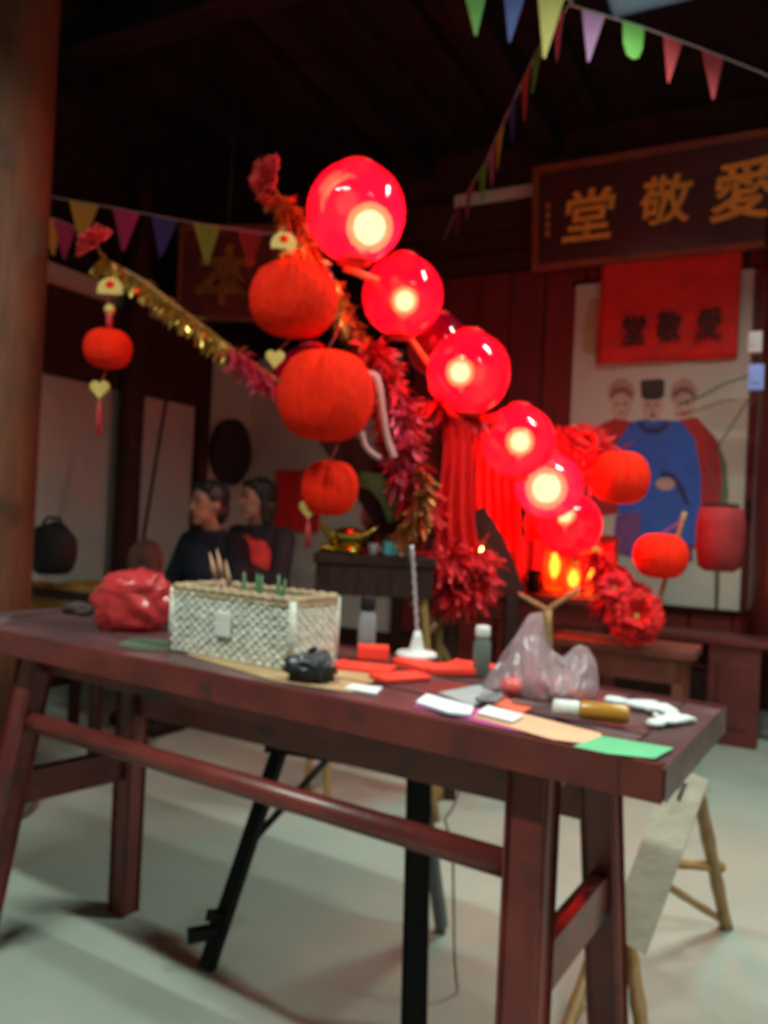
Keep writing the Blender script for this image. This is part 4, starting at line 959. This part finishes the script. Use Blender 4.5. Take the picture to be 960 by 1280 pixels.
# pale whisker ribbons
def ribbon(pts, w, m, nm, lab):
    P = pts; n = len(P); mb = MB(); vs = []
    for i, p_ in enumerate(P):
        t = (P[min(i + 1, n - 1)] - P[max(i - 1, 0)]).normalized(); x = t.cross(Vector((0, -1, 0))).normalized() * w
        vs += [p_ + x, p_ - x]
    mb.add(vs, [(2 * i, 2 * i + 1, 2 * i + 3, 2 * i + 2) for i in range(n - 1)], True)
    return tag(mb.build(nm, m, origin=P[0], solid=.004), lab, 'ribbon')
m_rib = mat('pale_pink_ribbon', (.66, .30, .28), .5, var=.12)
def cr(pts, Y, n=6):
    P = [at(x, y, Y) for x, y in pts]; out = []
    for i in range(len(P) - 1):
        p0 = P[max(i - 1, 0)]; p1 = P[i]; p2 = P[i + 1]; p3 = P[min(i + 2, len(P) - 1)]
        for j in range(n):
            t = j / n; out.append(.5 * ((2 * p1) + (p2 - p0) * t + (2 * p0 - 5 * p1 + 4 * p2 - p3) * t * t + (3 * p1 - p0 - 3 * p2 + p3) * t ** 3))
    return out + [P[-1]]
ribbon(cr([(450, 470), (466, 468), (474, 482), (478, 515), (484, 548), (493, 572)], 2.84), .012, m_rib, 'pale_ribbon', 'long pale pink curved ribbon beside the largest honeycomb lantern')
ribbon(cr([(452, 540), (456, 556), (464, 566), (475, 573)], 2.84), .010, m_rib, 'pale_ribbon', 'short pale pink curved ribbon under the long one')
# offerings on the platform: gold ingot, pink peach bun, small cups
def zfix(px, Y): q = at(px, 690, Y); return Vector((q.x, q.y, zP + .0006))
b0 = zfix(436, 3.10); e = empty('gold_ingot', b0, 0, 'shiny gold boat-shaped ingot on the dark platform', 'ingot')
prof = MB(); nu, nv = 40, 12
def ing(u, v):
    a = 2 * math.pi * u; lift = abs(math.cos(a)) ** 3; rr = .55 + .45 * v
    return b0 + Vector((math.cos(a) * .115 * rr * (1 + .12 * lift * v), math.sin(a) * .055 * rr, (.02 + .055 * v + .055 * lift * v ** 2)))
prof.grid(ing, nu, nv); prof.lathe([(.055, 0), (.06, .004), (.06, .022)], b0, 24); prof.build('boat', mat('shiny_gold', (.85, .58, .10), .18, metal=1.0, var=.1), e, solid=.004)
MB().ell(b0 + UP * .062, (.075, .04, .04)).build('dome', mat('shiny_gold', 0), e)
b0 = zfix(461, 3.22); mb = MB().lathe([(.028, 0), (.042, .02), (.046, .06), (.036, .10), (.022, .13), (.006, .165)], b0 + UP * .0, 20)
e = empty('peach_bun', b0, 0, 'pink peach-shaped bun standing behind the gold ingot', 'bun')
mb.v = [v + UP * 0.0 for v in mb.v]; MB().lathe([(.04, 0), (.05, .05), (.02, .10), (.05, .10)], b0, 20).build('pedestal', m_redfoil, e)
MB().lathe([(.012, .10), (.036, .112), (.044, .14), (.038, .18), (.022, .21), (.004, .235)], b0, 20).build('bun', mat('pink_dough', (.80, .20, .20), .6, var=.2), e)
b0 = zfix(407, 3.06); e = empty('gold_ingot', b0, 0, 'tiny gold nugget at the platform corner', 'ingot'); MB().ell(b0 + UP * .018, (.024, .02, .018)).build('nugget', mat('shiny_gold', 0), e)
MB().ell(b0 + Vector((.02, .012, .012)), (.014, .012, .012)).build('nugget', mat('shiny_gold', 0), e)
b0 = zfix(491, 3.05); e = empty('turquoise_box', b0, 0, 'small turquoise box at the edge of the dark platform', 'box')
MB().box(b0 + UP * .024, (.075, .05, .046), Matrix.Rotation(.2, 3, 'Z'), .006).build('body', mat('turquoise', (.10, .42, .45), .5), e); MB().box(b0 + UP * .050, (.078, .053, .008), Matrix.Rotation(.2, 3, 'Z'), .003).build('lid', mat('turquoise_lid', (.16, .50, .52), .5), e)
for px, lab in ((466, 'small clear glass cup beside the turquoise box'), (510, 'small grey glass cup at the end of the platform')):
    b0 = zfix(px, 3.04); e = empty('small_cup', b0, 0, lab, 'cup')
    MB().lathe([(.014, 0), (.017, .003), (.022, .045), (.020, .045), (.015, .006)], b0, 18).build('bowl', mat('cup_grey', (.34, .32, .36), .25, var=.1), e); MB().lathe([(.018, 0), (.018, .002)], b0, 18).build('foot', m_metalcap, e)
b0 = zfix(430, 3.04)
# ------------------------------------------------------------------ bunting
FC = {'y': (.55, .46, .08), 'm': (.40, .05, .22), 'p': (.52, .16, .34), 'b': (.035, .07, .34), 'g': (.16, .46, .07), 'r': (.55, .06, .07), 'd': (.22, .02, .03), 'v': (.46, .20, .42)}
def bunting(pts, flags, lab, fw=.13, fh=.20):
    P = [at(x, y, Y) for x, y, Y in pts]; e = empty('bunting', P[0], 0, lab, 'bunting')
    MB().tube(P, .0035, 6).build('cord', m_string, e)
    seg = [(P[i], P[i + 1], pts[i], pts[i + 1]) for i in range(len(P) - 1)]
    for px, py, c_, kx, sh in flags:
        best = None
        for a_, b__, pa_, pb__ in seg:
            for j in range(41):
                t = j / 40; q = a_.lerp(b__, t); xy = (pa_[0] + (pb__[0] - pa_[0]) * t, pa_[1] + (pb__[1] - pa_[1]) * t)
                dd = (xy[0] - px) ** 2 + (xy[1] - py) ** 2
                if best is None or dd < best[0]: best = (dd, q, (b__ - a_).normalized())
        q, t = best[1], best[2]; w = fw * kx / 2; h = fh * kx
        dn = Vector((random.uniform(-.08, .08), random.uniform(-.08, .08), -1)).normalized()
        nrm = t.cross(dn).normalized()
        if sh: pl = [(-w, 0), (w, 0), (w * .9, h * .45), (w * .55, h * .68), (0, h * .74), (-w * .55, h * .68), (-w * .9, h * .45)]
        else: pl = [(-w, 0), (w, 0), (w * .08, h), (-w * .08, h)]
        MB().prism(pl, q, t, dn, nrm, -.0012, .0012).build('flag', mat('flag_' + c_, FC[c_], .7, var=.12, scale=12), e)
random.seed(21)
bunting([(712, 6, 3.1), (800, 33, 3.3), (880, 62, 3.5), (950, 90, 3.65), (990, 110, 3.8)], [(742, 14, 'v', 1, 0), (793, 28, 'g', 1, 1), (840, 46, 'r', .95, 0), (890, 66, 'r', 1.05, 0)], 'pennant bunting on a white cord above the signboard')
bunting([(714, 2, 3.1), (672, 62, 3.5), (640, 130, 3.95), (606, 205, 4.5), (570, 262, 5.0), (555, 300, 5.3)], [(698, 22, 'p', .9, 0), (672, 62, 'g', 1, 0), (658, 92, 'r', 1.1, 0), (642, 130, 'b', 1, 0), (626, 160, 'y', 1.1, 0), (614, 186, 'p', 1, 0), (602, 208, 'g', 1, 0), (588, 232, 'r', 1, 0), (572, 258, 'd', 1, 0)], 'pennant bunting running back into the dark beside the signboard')
bunting([(520, -60, 2.6), (600, -22, 2.75), (690, -12, 2.95), (716, 2, 3.1)], [(594, -28, 'g', 1, 0), (643, -24, 'b', 1, 0), (690, -16, 'y', 1.25, 0)], 'pennant bunting with blue and yellow flags crossing overhead')
bunting([(20, 236, 3.9), (75, 248, 3.9), (160, 263, 3.95), (240, 278, 4.0), (330, 292, 4.1), (420, 290, 4.3)], [(104, 252, 'y', 1.1, 0), (158, 263, 'm', 1.05, 0), (206, 272, 'b', 1.05, 0), (259, 281, 'g', 1.05, 0), (312, 289, 'd', 1, 0)], 'pennant bunting strung behind the flower arm by the brown pillar')
bunting([(30, 262, 4.2), (70, 274, 4.25), (110, 290, 4.3)], [(64, 272, 'y', 1, 0), (80, 279, 'm', 1, 0)], 'short dim bunting glimpsed next to the brown pillar')

# ------------------------------------------------------------------ people
m_skin = mat('skin', (.36, .19, .13), .6, var=.1, scale=10)
m_hair = mat('black_hair', (.012, .010, .010), .5, var=.3, scale=40)
def person(base, yaw, lab, jc, tc, lean_=.08, armpose=None, headturn=0.0, sc_=1.0, hair_long=False, jname='navy'):
    base = Vector(base); RZ = Matrix.Rotation(yaw, 3, 'Z')
    def F(x, y, z): return base + RZ @ (Vector((x, y, z)) * sc_)
    e = empty('person', base, yaw, lab, 'person')
    pel, chest, neck_ = (0, 0, .50), (lean_, 0, .82), (lean_ * 1.5, 0, 1.00); hd = (lean_ * 1.7 + .02, 0, 1.14)
    HT = RZ @ Matrix.Rotation(headturn, 3, 'Z')
    sh = [(lean_ * 1.3, .175, .93), (lean_ * 1.3, -.175, .93)]
    ap = armpose or [((.14, .24, .70), (.34, .14, .62)), ((.14, -.24, .70), (.34, -.12, .62))]
    def limbs(mb, g, hands=True, legs=True, arms=True, tors=True, feet=True):
        if tors:
            mb.ell(F(*pel), (.17 * sc_ + g, .18 * sc_ + g, .13 * sc_ + g)); mb.caps(F(0.01, 0, .55), F(*chest), .135 * sc_ + g, .15 * sc_ + g, 18)
            mb.caps(F(lean_ * 1.25, .10, .90), F(lean_ * 1.25, -.10, .90), .085 * sc_ + g, .085 * sc_ + g); mb.ell(F(lean_ * 1.05, 0, .80), (.12 * sc_ + g, .175 * sc_ + g, .16 * sc_ + g), RZ)
        for i in (0, 1):
            sg_ = 1 - 2 * i
            if arms:
                el, wr_ = ap[i]; mb.caps(F(*sh[i]), F(*el), .055 * sc_ + g, .043 * sc_ + g); mb.caps(F(*el), F(*wr_), .043 * sc_ + g, .031 * sc_ + g * .8)
            if legs:
                mb.caps(F(.02, .09 * sg_, .49), F(.42, .12 * sg_, .50), .085 * sc_ + g, .06 * sc_ + g); mb.caps(F(.42, .12 * sg_, .50), F(.40, .12 * sg_, .10), .058 * sc_ + g, .042 * sc_ + g)
            if feet:
                mb.caps(F(.38, .12 * sg_, .045), F(.54, .14 * sg_, .035), .042 * sc_, .034 * sc_)
            if hands:
                el, wr_ = Vector(ap[i][0]), Vector(ap[i][1]); d = (wr_ - el).normalized(); lat = d.cross(Vector((0, 0, 1))).normalized()
                P0 = wr_ + d * .02; mb.caps(F(*(wr_ - d * .02)), F(*(wr_ + d * .055)), .03 * sc_, .03 * sc_)
                for j in range(4):
                    r0 = wr_ + d * .07 + lat * (-.030 + .020 * j); l_ = (.055, .066, .062, .048)[j]
                    k1 = r0 + d * l_ * .55 - Vector((0, 0, .008)); k2 = k1 + d * l_ * .4 - Vector((0, 0, .026))
                    mb.caps(F(*r0), F(*k1), .0088 * sc_, .0085 * sc_, 8); mb.caps(F(*k1), F(*k2), .0085 * sc_, .0075 * sc_, 8)
                t0 = wr_ + d * .025 + lat * .032 * sg_; t1 = t0 + d * .03 + lat * .028 * sg_; t2 = t1 + d * .03 + lat * .004 * sg_ - Vector((0, 0, .012))
                mb.caps(F(*t0), F(*t1), .0105 * sc_, .0095 * sc_, 8); mb.caps(F(*t1), F(*t2), .0095 * sc_, .008 * sc_, 8)
    body = MB(); limbs(body, 0)
    body.caps(F(*neck_), F(hd[0] - .01, 0, hd[2] - .05), .052 * sc_, .05 * sc_)
    H_ = F(*hd)
    def G(x, y, z): return H_ + HT @ (Vector((x, y, z)) * sc_)
    body.ell(H_ + UP * .02 * sc_, (.095 * sc_, .078 * sc_, .105 * sc_), HT); body.ell(G(.028, 0, -.045), (.062 * sc_, .058 * sc_, .065 * sc_), HT)
    body.caps(G(.088, 0, .022), G(.106, 0, -.018), .010 * sc_, .014 * sc_); body.ell(G(.078, 0, -.055), (.02 * sc_, .026 * sc_, .010 * sc_), HT); body.ell(G(.07, 0, -.092), (.022 * sc_, .028 * sc_, .018 * sc_), HT)
    for sg_ in (-1, 1):
        body.ell(G(-.005, .080 * sg_, .0), (.020 * sc_, .010 * sc_, .030 * sc_), HT); body.ell(G(.078, .032 * sg_, .034), (.018 * sc_, .026 * sc_, .008 * sc_), HT)
    o_ = body.build('body', m_skin, e); md = o_.modifiers.new('blend', 'REMESH'); md.mode = 'VOXEL'; md.voxel_size = .0075; md.use_smooth_shade = True
    s_ = o_.modifiers.new('smooth', 'SMOOTH'); s_.factor = .5; s_.iterations = 2
    for sg_ in (-1, 1):
        MB().ell(G(.084, .032 * sg_, .018), (.009 * sc_, .014 * sc_, .007 * sc_), HT, 12, 8).build('eye', mat('eye_dark', (.03, .02, .02), .2), e)
        MB().caps(G(.090, .018 * sg_, .042), G(.080, .050 * sg_, .040), .0045, .003, 8).build('eyebrow', m_hair, e)
    MB().ell(G(.094, 0, -.055), (.008 * sc_, .022 * sc_, .006 * sc_), HT, 12, 8).build('mouth', mat('lips', (.30, .09, .08), .5), e)
    jk = MB(); limbs(jk, .018, hands=False, legs=False, feet=False); jk.tube([F(lean_ * 1.4, 0, .95), F(lean_ * 1.5, 0, 1.01)], .078 * sc_, 16)
    o_ = jk.build('jacket', mat('jacket_' + jname, jc, .85, var=.25, scale=10, bump=.3, bscale=14), e); md = o_.modifiers.new('blend', 'REMESH'); md.mode = 'VOXEL'; md.voxel_size = .010; md.use_smooth_shade = True
    s_ = o_.modifiers.new('smooth', 'SMOOTH'); s_.factor = .5; s_.iterations = 2
    tr = MB(); limbs(tr, .014, hands=False, arms=False, tors=False, feet=False); tr.ell(F(*pel), (.175 * sc_, .185 * sc_, .12 * sc_))
    o_ = tr.build('trousers', mat('trousers_' + jname, tc, .85, var=.2, scale=10), e); md = o_.modifiers.new('blend', 'REMESH'); md.mode = 'VOXEL'; md.voxel_size = .010; md.use_smooth_shade = True
    for sg_ in (-1, 1):
        q = MB(); q.caps(F(.37, .12 * sg_, .05), F(.55, .14 * sg_, .042), .05 * sc_, .04 * sc_); q.build('shoe', m_black, e)
    hr = MB(); hr.ell(G(-.022, 0, .045), (.100 * sc_, .092 * sc_, .098 * sc_), HT); hr.caps(G(.045, .05, .095), G(.045, -.05, .095), .03 * sc_, .03 * sc_)
    hr.ell(G(-.055, 0, -.02), (.062 * sc_, .08 * sc_, .09 * sc_), HT)
    if hair_long:
        for sg_ in (-1, 1): hr.caps(G(.0, .078 * sg_, .05), G(-.02, .082 * sg_, -.11), .026 * sc_, .022 * sc_)
        hr.caps(G(-.06, .04, -.03), G(-.055, .04, -.13), .045 * sc_, .03 * sc_); hr.caps(G(-.06, -.04, -.03), G(-.055, -.04, -.13), .045 * sc_, .03 * sc_)
    o_ = hr.build('hair', m_hair, e); md = o_.modifiers.new('blend', 'REMESH'); md.mode = 'VOXEL'; md.voxel_size = .008; md.use_smooth_shade = True
    return e
def stool(c, lab, yaw, h=.38):
    c = Vector(c); e = empty('wooden_stool', c, yaw, lab, 'stool'); M = Matrix.Rotation(yaw, 3, 'Z')
    MB().box(c + UP * (h - .02), (.32, .30, .035), M, .006).build('seat', m_darkwood, e)
    for sx in (-1, 1):
        for sy in (-1, 1): MB().bar(c + M @ Vector((.11 * sx, .10 * sy, h - .037)), c + M @ Vector((.15 * sx, .14 * sy, 0)), .035, .035).build('leg', m_darkwood, e)
    for sy in (-1, 1): MB().bar(c + M @ Vector((-.13, .12 * sy, .16)), c + M @ Vector((.13, .12 * sy, .16)), .02, .025).build('stretcher', m_darkwood, e)
def seat_at(px, Y): q = at(px, 640, Y); return Vector((q.x, q.y, 0))
p1 = seat_at(284, 4.60)
person(p1, R(-125), 'person in a dark navy jacket sitting below the dark oval tray', (.018, .022, .040), (.02, .02, .025), .07, [((.10, .27, .66), (.30, .22, .50)), ((.12, -.30, .66), (.30, -.36, .48))], R(-10), 1.06, False, 'navy')
stool(p1, 'dark wooden stool under the person in navy', R(-125), .39)
p2 = seat_at(338, 5.12)
person(p2, R(-122), 'person in a dark maroon jacket holding a red bag on the lap', (.022, .012, .018), (.18, .02, .025), .06, [((.20, .25, .66), (.42, .12, .80)), ((.16, -.25, .68), (.44, .04, .72))], R(-22), 1.10, True, 'maroon')
stool(p2, 'dark wooden stool under the person in maroon', R(-122), .385)
c = p2 + Vector((math.cos(R(-122)), math.sin(R(-122)), 0)) * .27 + Vector((.07, 0, .60)); mbb = lump(c, (.16, .085, .235), .25, 1.6, 9.0, .85, 48, 30)
e = empty('red_cloth_bag', c, 0, 'soft red cloth bag on the lap of the person in maroon', 'bag'); mbb.build('bag_body', mat('bag_red_cloth', (.60, .03, .025), .8, var=.2), e)
MB().tube([c + Vector((-.05, 0, .36)), c + Vector((-.03, -.02, .42)), c + Vector((.03, -.02, .42)), c + Vector((.05, 0, .36))], .010, 8).build('strap', mat('bag_strap', (.03, .015, .015), .7), e)
# mustard-covered bench with things on it, at the foot of the slim pillar
bs = seat_at(118, 3.80)
e = empty('covered_bench', bs, R(-27.5), 'bench covered with a mustard cloth in front of the slim pillar', 'bench')
def cov(u, v):
    x = (u - .5) * .54; a = v * math.pi; z = .80 - .0; y = -.2 * math.cos(a)
    fall = max(0, abs(math.cos(a)) - .72) / .28
    return bs + RW @ Vector((x, y * 1.05, .80 - .34 * fall + .012 * math.sin(x * 22 + v * 6) + .02 * math.sin(x * 6)))
MB().grid(cov, 30, 24).build('mustard_cloth', mat('mustard_cloth', (.30, .14, .022), .85, var=.25, scale=9, bump=.3), e, solid=.006)
MB().box(bs + UP * .755, (.52, .36, .04), RW, .008).build('seat_board', m_darkwood, e)
for sx in (-1, 1):
    for sy in (-1, 1): MB().bar(bs + RW @ Vector((.22 * sx, .14 * sy, .735)), bs + RW @ Vector((.24 * sx, .15 * sy, 0)), .04, .04).build('leg', m_darkwood, e)
c = at(62, 735, 3.86); c.z = .83
e = empty('black_bag', c, 0, 'round black bag resting on the mustard-covered bench', 'bag'); c2 = at(60, 703, 3.95)
lump(c, (.115, .10, .14), .18, 1.4, 2.0, .95, 40, 26).build('bag_body', mat('black_fabric', (.010, .011, .013), .8, var=.3), e)
MB().tube([c + Vector((-.05, 0, .235)), c + Vector((-.03, 0, .275)), c + Vector((.03, 0, .275)), c + Vector((.05, 0, .235))], .008, 8).build('strap', m_black, e)
c = at(180, 735, 3.74); c.z = .825
e = empty('brown_cushion', c, 0, 'round brown cushion leaning by the slim pillar', 'cushion')
lump(c, (.085, .06, .11), .12, 1.2, 3.0, .95, 36, 24).build('cover', mat('brown_cloth', (.10, .03, .022), .85, var=.25), e); MB().ell(c + Vector((0, -.058, .10)), (.012, .006, .012)).build('button', m_darkwood, e)
